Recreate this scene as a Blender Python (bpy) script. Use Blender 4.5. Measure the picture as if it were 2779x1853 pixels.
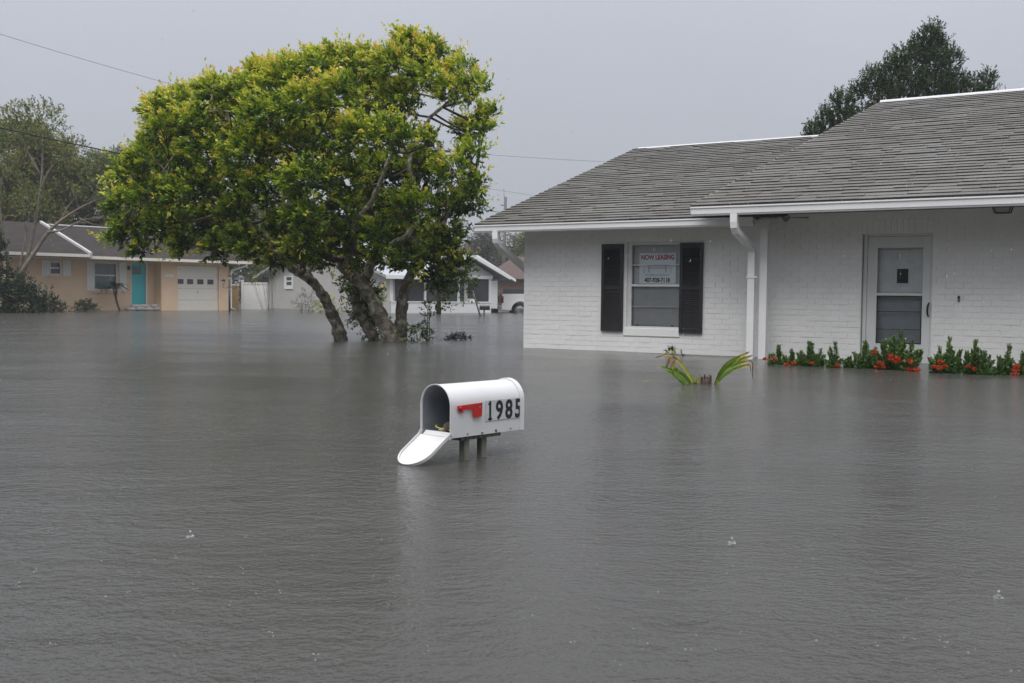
import bpy, bmesh, math, random
import numpy as np
from mathutils import Vector, Matrix, Euler

# ---------------------------------------------------------------- camera, world, sun
for o in list(bpy.data.objects):
    bpy.data.objects.remove(o, do_unlink=True)
SC = bpy.context.scene
COL = SC.collection
R = math.radians
cam_data = bpy.data.cameras.new('camera')
cam = bpy.data.objects.new('camera', cam_data)
COL.objects.link(cam)
cam_data.sensor_width = 36.0
cam_data.lens = 37.354
cam_data.clip_start = 0.05
cam_data.clip_end = 3000.0
CAM = Vector((0.0, 0.0, 0.869))
cam.matrix_world = Matrix.Translation(CAM) @ (Matrix.Rotation(R(90 - 2.463), 4, 'X') @ Matrix.Rotation(R(0.586), 4, 'Z'))
cam_data.dof.use_dof = True
cam_data.dof.focus_distance = 9.0
cam_data.dof.aperture_fstop = 9.0
SC.camera = cam

SUN_EL, SUN_AZ = R(66), R(200)          # soft light, high, a little behind and left of the camera
w = bpy.data.worlds.new('World'); SC.world = w; w.use_nodes = True
nt = w.node_tree; nt.nodes.clear()
def N(t, kind, **kw):
    n = t.nodes.new(kind)
    for k, v in kw.items(): setattr(n, k, v)
    return n
sky = N(nt, 'ShaderNodeTexSky', sky_type='NISHITA'); sky.sun_disc = False
sky.sun_elevation = SUN_EL; sky.sun_rotation = SUN_AZ; sky.dust_density = 6.0; sky.air_density = 1.0
geo = N(nt, 'ShaderNodeTexCoord')
sep = N(nt, 'ShaderNodeSeparateXYZ'); nt.links.new(geo.outputs['Generated'], sep.inputs[0])
# a closed cloud deck: brighter towards the zenith, the way an overcast sky is
clampz = N(nt, 'ShaderNodeMath', operation='MAXIMUM'); clampz.inputs[1].default_value = 0.0
nt.links.new(sep.outputs['Z'], clampz.inputs[0])
g0 = N(nt, 'ShaderNodeMath', operation='MULTIPLY_ADD'); g0.inputs[1].default_value = 1.9; g0.inputs[2].default_value = 0.75
nt.links.new(clampz.outputs[0], g0.inputs[0])
grad = N(nt, 'ShaderNodeMath', operation='MULTIPLY_ADD'); grad.inputs[2].default_value = 1.0
nt.links.new(clampz.outputs[0], grad.inputs[0]); nt.links.new(g0.outputs[0], grad.inputs[1])
cn = N(nt, 'ShaderNodeTexNoise'); cn.inputs['Scale'].default_value = 2.2; cn.inputs['Detail'].default_value = 3.0
nt.links.new(geo.outputs['Generated'], cn.inputs['Vector'])
cm = N(nt, 'ShaderNodeMapRange'); cm.inputs['From Min'].default_value = 0.3; cm.inputs['From Max'].default_value = 0.7
cm.inputs['To Min'].default_value = 0.965; cm.inputs['To Max'].default_value = 1.035
nt.links.new(cn.outputs['Fac'], cm.inputs['Value'])
gm = N(nt, 'ShaderNodeMath', operation='MULTIPLY'); nt.links.new(grad.outputs[0], gm.inputs[0]); nt.links.new(cm.outputs[0], gm.inputs[1])
cl = N(nt, 'ShaderNodeVectorMath', operation='SCALE'); cl.inputs[0].default_value = (2.17, 2.27, 2.53)
nt.links.new(gm.outputs[0], cl.inputs['Scale'])
mix = N(nt, 'ShaderNodeMix', data_type='RGBA'); mix.inputs['Factor'].default_value = 0.94
nt.links.new(sky.outputs[0], mix.inputs[6]); nt.links.new(cl.outputs[0], mix.inputs[7])
bg = N(nt, 'ShaderNodeBackground'); bg.inputs['Strength'].default_value = 0.105
nt.links.new(mix.outputs[2], bg.inputs['Color'])
wo = N(nt, 'ShaderNodeOutputWorld'); nt.links.new(bg.outputs[0], wo.inputs['Surface'])

sd = bpy.data.lights.new('sun', 'SUN'); sd.energy = 1.5; sd.angle = R(50); sd.color = (1.0, 0.97, 0.93)
so = bpy.data.objects.new('sun', sd); COL.objects.link(so)
dirv = Vector((math.sin(SUN_AZ) * math.cos(SUN_EL), math.cos(SUN_AZ) * math.cos(SUN_EL), math.sin(SUN_EL)))
so.rotation_euler = dirv.to_track_quat('Z', 'Y').to_euler()
so.location = (0, -5, 30)
vs = SC.view_settings
vs.view_transform = 'Standard'; vs.look = 'None'; vs.exposure = 0.9; vs.gamma = 1.0; vs.use_curve_mapping = False
SC.render.engine = 'CYCLES'
SC.cycles.max_bounces = 6; SC.cycles.transparent_max_bounces = 12

# ---------------------------------------------------------------- helpers
rng = np.random.default_rng(11)
random.seed(7)
MATS = {}
def new_mat(name):
    m = bpy.data.materials.new(name); m.use_nodes = True
    t = m.node_tree; t.nodes.clear()
    out = N(t, 'ShaderNodeOutputMaterial'); MATS[name] = m
    return m, t, out
def pmat(name, c1, c2=None, rough=0.6, scale=8.0, detail=5.0, bump=0.0, bump_scale=None, stretch=(1, 1, 1), spec=0.5, metal=0.0, lo=0.35, hi=0.65, coord='Object', c3=None, s3=1.0):
    """procedural surface: two tones mixed by noise, optional third tone of larger patches, fine relief"""
    m, t, out = new_mat(name)
    b = N(t, 'ShaderNodeBsdfPrincipled'); t.links.new(b.outputs[0], out.inputs['Surface'])
    b.inputs['Roughness'].default_value = rough; b.inputs['Metallic'].default_value = metal
    b.inputs['Specular IOR Level'].default_value = spec
    tc = N(t, 'ShaderNodeTexCoord'); mp = N(t, 'ShaderNodeMapping'); mp.inputs['Scale'].default_value = stretch
    if coord == 'World':
        g = N(t, 'ShaderNodeNewGeometry'); t.links.new(g.outputs['Position'], mp.inputs['Vector'])
    else:
        t.links.new(tc.outputs[coord], mp.inputs['Vector'])
    n1 = N(t, 'ShaderNodeTexNoise'); n1.inputs['Scale'].default_value = scale; n1.inputs['Detail'].default_value = detail
    t.links.new(mp.outputs[0], n1.inputs['Vector'])
    c2 = c2 or tuple(v * 0.9 for v in c1)
    mr = N(t, 'ShaderNodeMapRange'); mr.inputs['From Min'].default_value = lo; mr.inputs['From Max'].default_value = hi
    t.links.new(n1.outputs['Fac'], mr.inputs['Value'])
    mx = N(t, 'ShaderNodeMix', data_type='RGBA'); mx.inputs[6].default_value = (*c1, 1); mx.inputs[7].default_value = (*c2, 1)
    t.links.new(mr.outputs[0], mx.inputs['Factor'])
    col = mx.outputs[2]
    if c3:
        n3 = N(t, 'ShaderNodeTexNoise'); n3.inputs['Scale'].default_value = s3; n3.inputs['Detail'].default_value = 4
        t.links.new(mp.outputs[0], n3.inputs['Vector'])
        m3 = N(t, 'ShaderNodeMapRange'); m3.inputs['From Min'].default_value = 0.5; m3.inputs['From Max'].default_value = 0.72
        t.links.new(n3.outputs['Fac'], m3.inputs['Value'])
        x3 = N(t, 'ShaderNodeMix', data_type='RGBA'); x3.inputs[7].default_value = (*c3, 1)
        t.links.new(col, x3.inputs[6]); t.links.new(m3.outputs[0], x3.inputs['Factor']); col = x3.outputs[2]
    t.links.new(col, b.inputs['Base Color'])
    if bump:
        nb = N(t, 'ShaderNodeTexNoise'); nb.inputs['Scale'].default_value = bump_scale or scale * 3; nb.inputs['Detail'].default_value = 4
        t.links.new(mp.outputs[0], nb.inputs['Vector'])
        bp = N(t, 'ShaderNodeBump'); bp.inputs['Strength'].default_value = 1.0; bp.inputs['Distance'].default_value = bump
        t.links.new(nb.outputs['Fac'], bp.inputs['Height']); t.links.new(bp.outputs[0], b.inputs['Normal'])
    return m
def leaf_mat(name, stops, rough=0.45, trans=0.3, spec=0.4):
    m, t, out = new_mat(name)
    a = N(t, 'ShaderNodeAttribute', attribute_name='tone')
    r = N(t, 'ShaderNodeValToRGB'); e = r.color_ramp.elements
    while len(e) < len(stops): e.new(0.5)
    for el, (p, c) in zip(e, stops): el.position = p; el.color = (*c, 1)
    t.links.new(a.outputs['Fac'], r.inputs[0])
    b = N(t, 'ShaderNodeBsdfPrincipled'); b.inputs['Roughness'].default_value = rough; b.inputs['Specular IOR Level'].default_value = spec
    t.links.new(r.outputs[0], b.inputs['Base Color'])
    tr = N(t, 'ShaderNodeBsdfTranslucent'); t.links.new(r.outputs[0], tr.inputs['Color'])
    mx = N(t, 'ShaderNodeMixShader'); mx.inputs[0].default_value = trans
    t.links.new(b.outputs[0], mx.inputs[1]); t.links.new(tr.outputs[0], mx.inputs[2]); t.links.new(mx.outputs[0], out.inputs['Surface'])
    return m
def glass_mat(name, tint, gloss=0.25, rough=0.03):
    """a window pane: lets the inside show and mirrors what stands in front of it"""
    m, t, out = new_mat(name)
    tr = N(t, 'ShaderNodeBsdfTransparent'); tr.inputs[0].default_value = (*tint, 1)
    g = N(t, 'ShaderNodeBsdfGlossy'); g.inputs['Roughness'].default_value = rough
    fr = N(t, 'ShaderNodeFresnel'); fr.inputs['IOR'].default_value = 1.5
    ma = N(t, 'ShaderNodeMath', operation='MULTIPLY_ADD'); ma.inputs[1].default_value = 0.7; ma.inputs[2].default_value = gloss * 0.2
    t.links.new(fr.outputs[0], ma.inputs[0])
    mx = N(t, 'ShaderNodeMixShader'); t.links.new(ma.outputs[0], mx.inputs[0])
    t.links.new(tr.outputs[0], mx.inputs[1]); t.links.new(g.outputs[0], mx.inputs[2]); t.links.new(mx.outputs[0], out.inputs['Surface'])
    return m

def link(o, parent=None):
    COL.objects.link(o)
    if parent is not None: o.parent = parent
    return o
def mesh_obj(name, verts, faces, mat, parent=None, smooth=False):
    me = bpy.data.meshes.new(name); me.from_pydata([tuple(v) for v in verts], [], [tuple(f) for f in faces])
    bm = bmesh.new(); bm.from_mesh(me); bmesh.ops.recalc_face_normals(bm, faces=bm.faces); bm.to_mesh(me); bm.free()
    if smooth: me.polygons.foreach_set('use_smooth', [True] * len(me.polygons))
    o = bpy.data.objects.new(name, me)
    if mat: me.materials.append(MATS[mat] if isinstance(mat, str) else mat)
    return link(o, parent)
def bm_obj(name, bm, mat, parent=None, smooth=False):
    me = bpy.data.meshes.new(name); bmesh.ops.recalc_face_normals(bm, faces=bm.faces); bm.to_mesh(me); bm.free()
    if smooth: me.polygons.foreach_set('use_smooth', [True] * len(me.polygons))
    me.materials.append(MATS[mat]); o = bpy.data.objects.new(name, me)
    return link(o, parent)
BF = [(0, 3, 2, 1), (4, 5, 6, 7), (0, 1, 5, 4), (1, 2, 6, 5), (2, 3, 7, 6), (3, 0, 4, 7)]
def bv(x0, x1, y0, y1, z0, z1):
    return [(x0, y0, z0), (x1, y0, z0), (x1, y1, z0), (x0, y1, z0), (x0, y0, z1), (x1, y0, z1), (x1, y1, z1), (x0, y1, z1)]
def boxes(name, L, mat, parent=None, bev=0.0):
    V, F = [], []
    for b in L:
        n = len(V); V += bv(*b); F += [tuple(i + n for i in f) for f in BF]
    o = mesh_obj(name, V, F, mat, parent)
    if bev:
        bm = bmesh.new(); bm.from_mesh(o.data)
        bmesh.ops.bevel(bm, geom=list(bm.edges), offset=bev, segments=2, profile=0.6, affect='EDGES'); bm.to_mesh(o.data); bm.free()
    return o
def box(name, x0, x1, y0, y1, z0, z1, mat, parent=None, bev=0.0):
    return boxes(name, [(x0, x1, y0, y1, z0, z1)], mat, parent, bev)
def prism(name, poly, axis, a, b, mat, parent=None, smooth=False):
    """extrude a 2-D outline along an axis ('x': outline is (y, z); 'y': (x, z); 'z': (x, y))"""
    n = len(poly)
    def P(p, t): return {'x': (t, p[0], p[1]), 'y': (p[0], t, p[1]), 'z': (p[0], p[1], t)}[axis]
    V = [P(p, a) for p in poly] + [P(p, b) for p in poly]
    F = [tuple(range(n)), tuple(range(2 * n - 1, n - 1, -1))] + [(i, (i + 1) % n, n + (i + 1) % n, n + i) for i in range(n)]
    return mesh_obj(name, V, F, mat, parent, smooth)
def tube_geo(pts, rad, seg=8, cap=True, jit=0.0):
    V, F = [], []; pts = [Vector(p) for p in pts]; n = len(pts)
    up = Vector((0, 0, 1)); prev = None
    for i, p in enumerate(pts):
        d = (pts[min(i + 1, n - 1)] - pts[max(i - 1, 0)])
        d = d.normalized() if d.length > 1e-9 else up
        if prev is None:
            a = d.cross(Vector((0.3, 0.9, 0.2))); 
        else:
            a = prev - d * prev.dot(d)
        a.normalize(); prev = a; b = d.cross(a)
        for k in range(seg):
            t = 2 * math.pi * k / seg; rr = rad[i] * (1 + (random.uniform(-jit, jit) if jit else 0))
            V.append(p + (a * math.cos(t) + b * math.sin(t)) * rr)
    for i in range(n - 1):
        for k in range(seg):
            F.append((i * seg + k, i * seg + (k + 1) % seg, (i + 1) * seg + (k + 1) % seg, (i + 1) * seg + k))
    if cap: F += [tuple(range(seg))[::-1], tuple(range((n - 1) * seg, n * seg))]
    return V, F
def tube(name, pts, rad, mat, parent=None, seg=8, jit=0.0, smooth=True):
    if not isinstance(rad, (list, tuple)): rad = [rad] * len(pts)
    V, F = tube_geo(pts, rad, seg, True, jit); return mesh_obj(name, V, F, mat, parent, smooth)
def tubes(name, L, mat, parent=None, seg=6, jit=0.0):
    V, F = [], []
    for pts, rad in L:
        v, f = tube_geo(pts, rad, seg, True, jit); n = len(V); V += v; F += [tuple(i + n for i in q) for q in f]
    return mesh_obj(name, V, F, mat, parent, True)
def spline(pts, k=4):
    """smooth a polyline (Catmull-Rom)"""
    P = [Vector(p) for p in pts]; P = [P[0] * 2 - P[1]] + P + [P[-1] * 2 - P[-2]]; out = []
    for i in range(1, len(P) - 2):
        for j in range(k):
            t = j / k; a, b, c, d = P[i - 1], P[i], P[i + 1], P[i + 2]
            out.append(0.5 * ((2 * b) + (c - a) * t + (2 * a - 5 * b + 4 * c - d) * t * t + (3 * b - a - 3 * c + d) * t ** 3))
    out.append(P[-2]); return out
def lathe(name, prof, mat, parent=None, seg=16, loc=(0, 0, 0)):
    V, F = [], []
    for r, z in prof:
        for k in range(seg):
            t = 2 * math.pi * k / seg; V.append((loc[0] + r * math.cos(t), loc[1] + r * math.sin(t), loc[2] + z))
    for i in range(len(prof) - 1):
        for k in range(seg):
            F.append((i * seg + k, i * seg + (k + 1) % seg, (i + 1) * seg + (k + 1) % seg, (i + 1) * seg + k))
    F += [tuple(range(seg))[::-1], tuple(range((len(prof) - 1) * seg, len(prof) * seg))]
    return mesh_obj(name, V, F, mat, parent, True)
def quads_obj(name, V, tone, mat, parent=None):
    """many loose quads (leaves): V is (n,4,3), tone one value per quad"""
    n = len(V); me = bpy.data.meshes.new(name)
    me.vertices.add(4 * n); me.vertices.foreach_set('co', np.ascontiguousarray(V, dtype=np.float32).ravel())
    me.loops.add(4 * n); me.loops.foreach_set('vertex_index', np.arange(4 * n, dtype=np.int32))
    me.polygons.add(n); me.polygons.foreach_set('loop_start', np.arange(0, 4 * n, 4, dtype=np.int32))
    me.polygons.foreach_set('loop_total', np.full(n, 4, dtype=np.int32))
    at = me.attributes.new('tone', 'FLOAT', 'FACE'); at.data.foreach_set('value', np.ascontiguousarray(tone, dtype=np.float32))
    me.update(calc_edges=True); me.materials.append(MATS[mat])
    return link(bpy.data.objects.new(name, me), parent)
def unit(a): return a / np.maximum(np.linalg.norm(a, axis=-1, keepdims=True), 1e-9)
def leaf_quads(P, D, L, W, upj=0.5, fold=0.2, shape=0.55):
    n = len(P); D = unit(D)
    u = np.array([0, 0, 1.0]) + rng.normal(0, upj, (n, 3)); s = unit(np.cross(D, u)); nr = np.cross(s, D)
    L = np.broadcast_to(L, (n,))[:, None]; W = np.broadcast_to(W, (n,))[:, None]
    q = np.empty((n, 4, 3)); mid = P + D * L * shape
    q[:, 0] = P; q[:, 1] = mid + s * W / 2 + nr * W * fold; q[:, 2] = P + D * L - nr * L * 0.06; q[:, 3] = mid - s * W / 2 + nr * W * fold
    return q
def rand_dirs(n):
    return unit(rng.normal(0, 1, (n, 3)))
def empty(name, loc=(0, 0, 0), rz=0.0, parent=None):
    o = bpy.data.objects.new(name, None); o.empty_display_size = 0.2
    o.location = loc; o.rotation_euler = (0, 0, rz); return link(o, parent)
def tag(o, label, cat, group=None):
    o['label'] = label; o['category'] = cat
    if group: o['group'] = group
    return o
def struct(o): o['kind'] = 'structure'; return o
def stuff(o): o['kind'] = 'stuff'; return o
def text_mesh(name, body, size, mat, parent, loc, rot, sx=1.0, off=0.0, ext=0.0008, align='LEFT', space=1.0):
    cu = bpy.data.curves.new(name, 'FONT'); cu.body = body; cu.size = size; cu.offset = off; cu.extrude = ext
    cu.align_x = align; cu.space_character = space; cu.resolution_u = 3
    t = bpy.data.objects.new(name, cu); COL.objects.link(t)
    dg = bpy.context.evaluated_depsgraph_get(); dg.update()
    me = bpy.data.meshes.new_from_object(t.evaluated_get(dg)); bpy.data.objects.remove(t, do_unlink=True)
    me.materials.clear(); me.materials.append(MATS[mat]); me.name = name
    o = bpy.data.objects.new(name, me); o.location = loc; o.rotation_euler = rot; o.scale = (sx, 1, 1)
    return link(o, parent)
FRONT = (R(90), 0, 0)      # lettering that stands upright and faces local -y

# ---------------------------------------------------------------- materials
pmat('white_brick', (0.82, 0.815, 0.795), (0.77, 0.765, 0.745), rough=0.55, scale=3.0, bump=0.0015, bump_scale=60, coord='World', c3=(0.785, 0.78, 0.765), s3=0.8)
pmat('white_mortar', (0.82, 0.815, 0.795), (0.78, 0.775, 0.755), rough=0.7, scale=6.0, bump=0.002, bump_scale=80)
pmat('white_trim', (0.82, 0.82, 0.82), (0.77, 0.77, 0.77), rough=0.35, scale=2.0, stretch=(0.4, 1, 1))
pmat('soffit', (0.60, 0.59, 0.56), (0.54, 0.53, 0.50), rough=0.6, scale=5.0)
pmat('shingle', (0.088, 0.082, 0.071), (0.120, 0.112, 0.097), rough=0.62, scale=4.5, detail=8, bump=0.002, bump_scale=140, coord='World', c3=(0.145, 0.141, 0.130), s3=0.9, spec=0.5)
pmat('shingle_butt', (0.022, 0.021, 0.020), (0.05, 0.047, 0.042), rough=0.8, scale=3, coord='World')
pmat('ridge_metal', (0.60, 0.60, 0.60), (0.54, 0.54, 0.54), rough=0.5)
pmat('roof_felt', (0.045, 0.043, 0.04), rough=0.9)
pmat('black_shutter', (0.012, 0.012, 0.013), (0.020, 0.020, 0.021), rough=0.5, scale=9, stretch=(1, 1, 0.2))
pmat('window_frame', (0.62, 0.63, 0.63), (0.54, 0.55, 0.55), rough=0.4, scale=4)
pmat('blind', (0.86, 0.87, 0.88), rough=0.55)
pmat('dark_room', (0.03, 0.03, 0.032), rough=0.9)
glass_mat('pane', (0.985, 0.99, 0.99), 0.03)
glass_mat('screen_pane', (0.80, 0.81, 0.82), 0.05, 0.25); glass_mat('fly_screen', (0.985, 0.985, 0.985), 0.02, 0.4)
pmat('sign_board', (0.82, 0.90, 0.94), (0.80, 0.88, 0.92), rough=0.4)
pmat('sign_red', (0.45, 0.02, 0.03), rough=0.4); pmat('sign_navy', (0.012, 0.014, 0.05), rough=0.4); pmat('sign_gold', (0.5, 0.42, 0.2), rough=0.4); pmat('sign_grey', (0.35, 0.37, 0.38), rough=0.4)
pmat('storm_door', (0.68, 0.69, 0.68), (0.63, 0.64, 0.63), rough=0.35, scale=3)
pmat('inner_door', (0.80, 0.81, 0.83), rough=0.45)
pmat('black_metal', (0.012, 0.012, 0.012), rough=0.4)
pmat('mail_white', (0.67, 0.67, 0.68), (0.63, 0.63, 0.635), rough=0.28, scale=3.5, c3=(0.61, 0.61, 0.60), s3=6)
pmat('mail_zinc', (0.42, 0.45, 0.49), (0.34, 0.37, 0.41), rough=0.42, scale=9, metal=0.55)
pmat('flag_red', (0.55, 0.018, 0.015), (0.45, 0.015, 0.012), rough=0.4)
pmat('number_silver', (0.58, 0.59, 0.60), (0.52, 0.53, 0.54), rough=0.35, scale=40)
pmat('number_black', (0.012, 0.012, 0.014), rough=0.4)
pmat('rust', (0.16, 0.05, 0.025), (0.25, 0.22, 0.2), rough=0.8, scale=90)
pmat('weathered_wood', (0.24, 0.235, 0.20), (0.11, 0.105, 0.092), rough=0.85, scale=14, stretch=(3, 3, 0.5), bump=0.002, c3=(0.20, 0.20, 0.16), s3=6)
pmat('paper', (0.72, 0.73, 0.77), rough=0.7); pmat('yellow_stem', (0.55, 0.50, 0.06), rough=0.5); pmat('cone_brown', (0.15, 0.10, 0.075), (0.22, 0.17, 0.13), rough=0.8, scale=60)
pmat('bark', (0.24, 0.205, 0.155), (0.060, 0.048, 0.037), rough=0.9, scale=11, detail=8, bump=0.035, bump_scale=14, coord='World', c3=(0.42, 0.43, 0.32), s3=7.5)
pmat('pale_bark', (0.22, 0.185, 0.145), (0.15, 0.125, 0.10), rough=0.9, scale=5, coord='World')
pmat('twig_bark', (0.11, 0.09, 0.065), (0.07, 0.055, 0.04), rough=0.9, scale=6)
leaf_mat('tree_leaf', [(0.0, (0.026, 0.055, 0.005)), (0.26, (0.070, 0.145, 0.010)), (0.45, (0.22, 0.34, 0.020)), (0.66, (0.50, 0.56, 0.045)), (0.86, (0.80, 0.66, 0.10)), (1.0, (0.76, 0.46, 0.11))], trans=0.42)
leaf_mat('cedar_leaf', [(0.0, (0.012, 0.027, 0.007)), (0.55, (0.032, 0.064, 0.012)), (1.0, (0.085, 0.125, 0.022))], trans=0.15, rough=0.6)
leaf_mat('back_leaf', [(0.0, (0.055, 0.090, 0.016)), (0.5, (0.130, 0.170, 0.034)), (1.0, (0.29, 0.245, 0.07))], trans=0.25, rough=0.6)
leaf_mat('far_leaf', [(0.0, (0.06, 0.065, 0.045)), (0.5, (0.10, 0.105, 0.075)), (1.0, (0.16, 0.15, 0.115))], trans=0.2, rough=0.7)
leaf_mat('bush_leaf', [(0.0, (0.012, 0.026, 0.010)), (0.6, (0.030, 0.060, 0.018)), (1.0, (0.09, 0.13, 0.03))], trans=0.2)
leaf_mat('silver_leaf', [(0.0, (0.10, 0.105, 0.085)), (1.0, (0.28, 0.28, 0.25))], trans=0.2, rough=0.7)
leaf_mat('ixora_leaf', [(0.0, (0.026, 0.066, 0.012)), (0.55, (0.070, 0.160, 0.022)), (1.0, (0.18, 0.31, 0.04))], trans=0.25, rough=0.35)
leaf_mat('ixora_petal', [(0.0, (0.45, 0.030, 0.012)), (1.0, (0.75, 0.10, 0.03))], trans=0.25)
leaf_mat('palm_leaf', [(0.0, (0.055, 0.13, 0.012)), (0.45, (0.16, 0.26, 0.03)), (0.7, (0.36, 0.36, 0.06)), (0.88, (0.34, 0.17, 0.05)), (1.0, (0.10, 0.05, 0.035))], trans=0.3)
leaf_mat('debris_leaf', [(0.0, (0.020, 0.014, 0.010)), (0.7, (0.06, 0.04, 0.025)), (1.0, (0.35, 0.36, 0.06))], trans=0.1)

# ---------------------------------------------------------------- flood water and the ground below it
def water_mat():
    m, t, out = new_mat('flood_water')
    b = N(t, 'ShaderNodeBsdfPrincipled'); t.links.new(b.outputs[0], out.inputs['Surface'])
    b.inputs['Roughness'].default_value = 0.15; b.inputs['IOR'].default_value = 1.33
    g = N(t, 'ShaderNodeNewGeometry')
    n0 = N(t, 'ShaderNodeTexNoise'); n0.inputs['Scale'].default_value = 0.35; n0.inputs['Detail'].default_value = 4
    t.links.new(g.outputs['Position'], n0.inputs['Vector'])
    mx = N(t, 'ShaderNodeMix', data_type='RGBA'); mx.inputs[6].default_value = (0.054, 0.053, 0.048, 1); mx.inputs[7].default_value = (0.066, 0.064, 0.058, 1)
    t.links.new(n0.outputs['Fac'], mx.inputs['Factor']); t.links.new(mx.outputs[2], b.inputs['Base Color'])
    def noise(scale, detail, stretch, rot=0.0, rough=0.5):
        mp = N(t, 'ShaderNodeMapping'); mp.inputs['Scale'].default_value = stretch; mp.inputs['Rotation'].default_value = (0, 0, rot)
        t.links.new(g.outputs['Position'], mp.inputs['Vector'])
        n = N(t, 'ShaderNodeTexNoise'); n.inputs['Scale'].default_value = scale; n.inputs['Detail'].default_value = detail; n.inputs['Roughness'].default_value = rough
        t.links.new(mp.outputs[0], n.inputs['Vector']); return n.outputs['Fac']
    def bump(h, dist, prev=None):
        bp = N(t, 'ShaderNodeBump'); bp.inputs['Strength'].default_value = 1.0; bp.inputs['Distance'].default_value = dist
        t.links.new(h, bp.inputs['Height'])
        if prev: t.links.new(prev, bp.inputs['Normal'])
        return bp.outputs[0]
    # wind gusts press patches of finer ripples on the water
    gust = N(t, 'ShaderNodeMapRange'); gust.inputs['From Min'].default_value = 0.35; gust.inputs['From Max'].default_value = 0.65; gust.inputs['To Min'].default_value = 0.45; gust.inputs['To Max'].default_value = 1.15
    t.links.new(noise(0.22, 3, (1, 0.6, 1)), gust.inputs['Value'])
    fine = N(t, 'ShaderNodeMath', operation='MULTIPLY'); t.links.new(noise(26, 3, (0.75, 1, 1), 0.35, 0.6), fine.inputs[0]); t.links.new(gust.outputs[0], fine.inputs[1])
    nrm = bump(noise(1.3, 3, (0.55, 1.2, 1), 0.25), 0.026)
    nrm = bump(noise(6.5, 3, (0.6, 1.1, 1), -0.2), 0.0105, nrm)
    nrm = bump(fine.outputs[0], 0.0135, nrm)
    nrm = bump(noise(75, 2, (0.8, 1, 1), 0.9), 0.0036, nrm)
    # pits and rims left by rain drops
    vo = N(t, 'ShaderNodeTexVoronoi', feature='F1'); vo.inputs['Scale'].default_value = 9.0; vo.inputs['Randomness'].default_value = 1.0
    t.links.new(g.outputs['Position'], vo.inputs['Vector'])
    ring = N(t, 'ShaderNodeMath', operation='MULTIPLY'); ring.inputs[1].default_value = 42.0; t.links.new(vo.outputs['Distance'], ring.inputs[0])
    sn = N(t, 'ShaderNodeMath', operation='SINE'); t.links.new(ring.outputs[0], sn.inputs[0])
    fall = N(t, 'ShaderNodeMapRange'); fall.inputs['From Min'].default_value = 0.0; fall.inputs['From Max'].default_value = 0.42; fall.inputs['To Min'].default_value = 1.0; fall.inputs['To Max'].default_value = 0.0
    t.links.new(vo.outputs['Distance'], fall.inputs['Value'])
    rr = N(t, 'ShaderNodeMath', operation='MULTIPLY'); t.links.new(sn.outputs[0], rr.inputs[0]); t.links.new(fall.outputs[0], rr.inputs[1])
    # only some of the cells hold a fresh ring
    pick = N(t, 'ShaderNodeSeparateColor'); t.links.new(vo.outputs['Color'], pick.inputs[0])
    pk = N(t, 'ShaderNodeMapRange'); pk.inputs['From Min'].default_value = 0.45; pk.inputs['From Max'].default_value = 1.0
    t.links.new(pick.outputs[0], pk.inputs['Value'])
    r2 = N(t, 'ShaderNodeMath', operation='MULTIPLY'); t.links.new(rr.outputs[0], r2.inputs[0]); t.links.new(pk.outputs[0], r2.inputs[1])
    nrm = bump(r2.outputs[0], 0.0013, nrm)
    t.links.new(nrm, b.inputs['Normal'])
    return m
water_mat()
pmat('mud', (0.06, 0.05, 0.035), rough=0.9)
V = [(-900, -60, -1.2), (900, -60, -1.2), (900, 1800, -1.2), (-900, 1800, -1.2)]
struct(mesh_obj('ground', V, [(0, 1, 2, 3)], 'mud'))
def build_water():
    # one sheet out to the horizon; close to the camera it carries real low swells
    xs = np.concatenate([[-900, -300, -100, -50, -30], np.linspace(-20, 20, 201), [30, 50, 100, 300, 900]])
    ys = np.concatenate([[-60, -10], np.linspace(0, 40, 201), [50, 60, 80, 120, 300, 1800]])
    X, Y = np.meshgrid(xs, ys); Z = np.zeros_like(X)
    r = np.random.default_rng(3)
    for k in range(26):
        lam = r.uniform(0.9, 3.2); a = r.normal(1.75, 0.5); ph = r.uniform(0, 6.28)
        Z += 0.0011 * lam ** 0.7 * np.sin((X * math.cos(a) + Y * math.sin(a)) * 6.283 / lam + ph)
    Z *= np.clip((20 - np.abs(X)) / 4, 0, 1) * np.clip((38 - Y) / 6, 0, 1) * np.clip((Y + 1) / 1, 0, 1)
    nx, ny = len(xs), len(ys)
    V = np.stack([X, Y, Z], -1).reshape(-1, 3)
    F = [(j * nx + i, j * nx + i + 1, (j + 1) * nx + i + 1, (j + 1) * nx + i) for j in range(ny - 1) for i in range(nx - 1)]
    return struct(mesh_obj('flood_water', V.tolist(), F, 'flood_water', smooth=True))
build_water()

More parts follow.
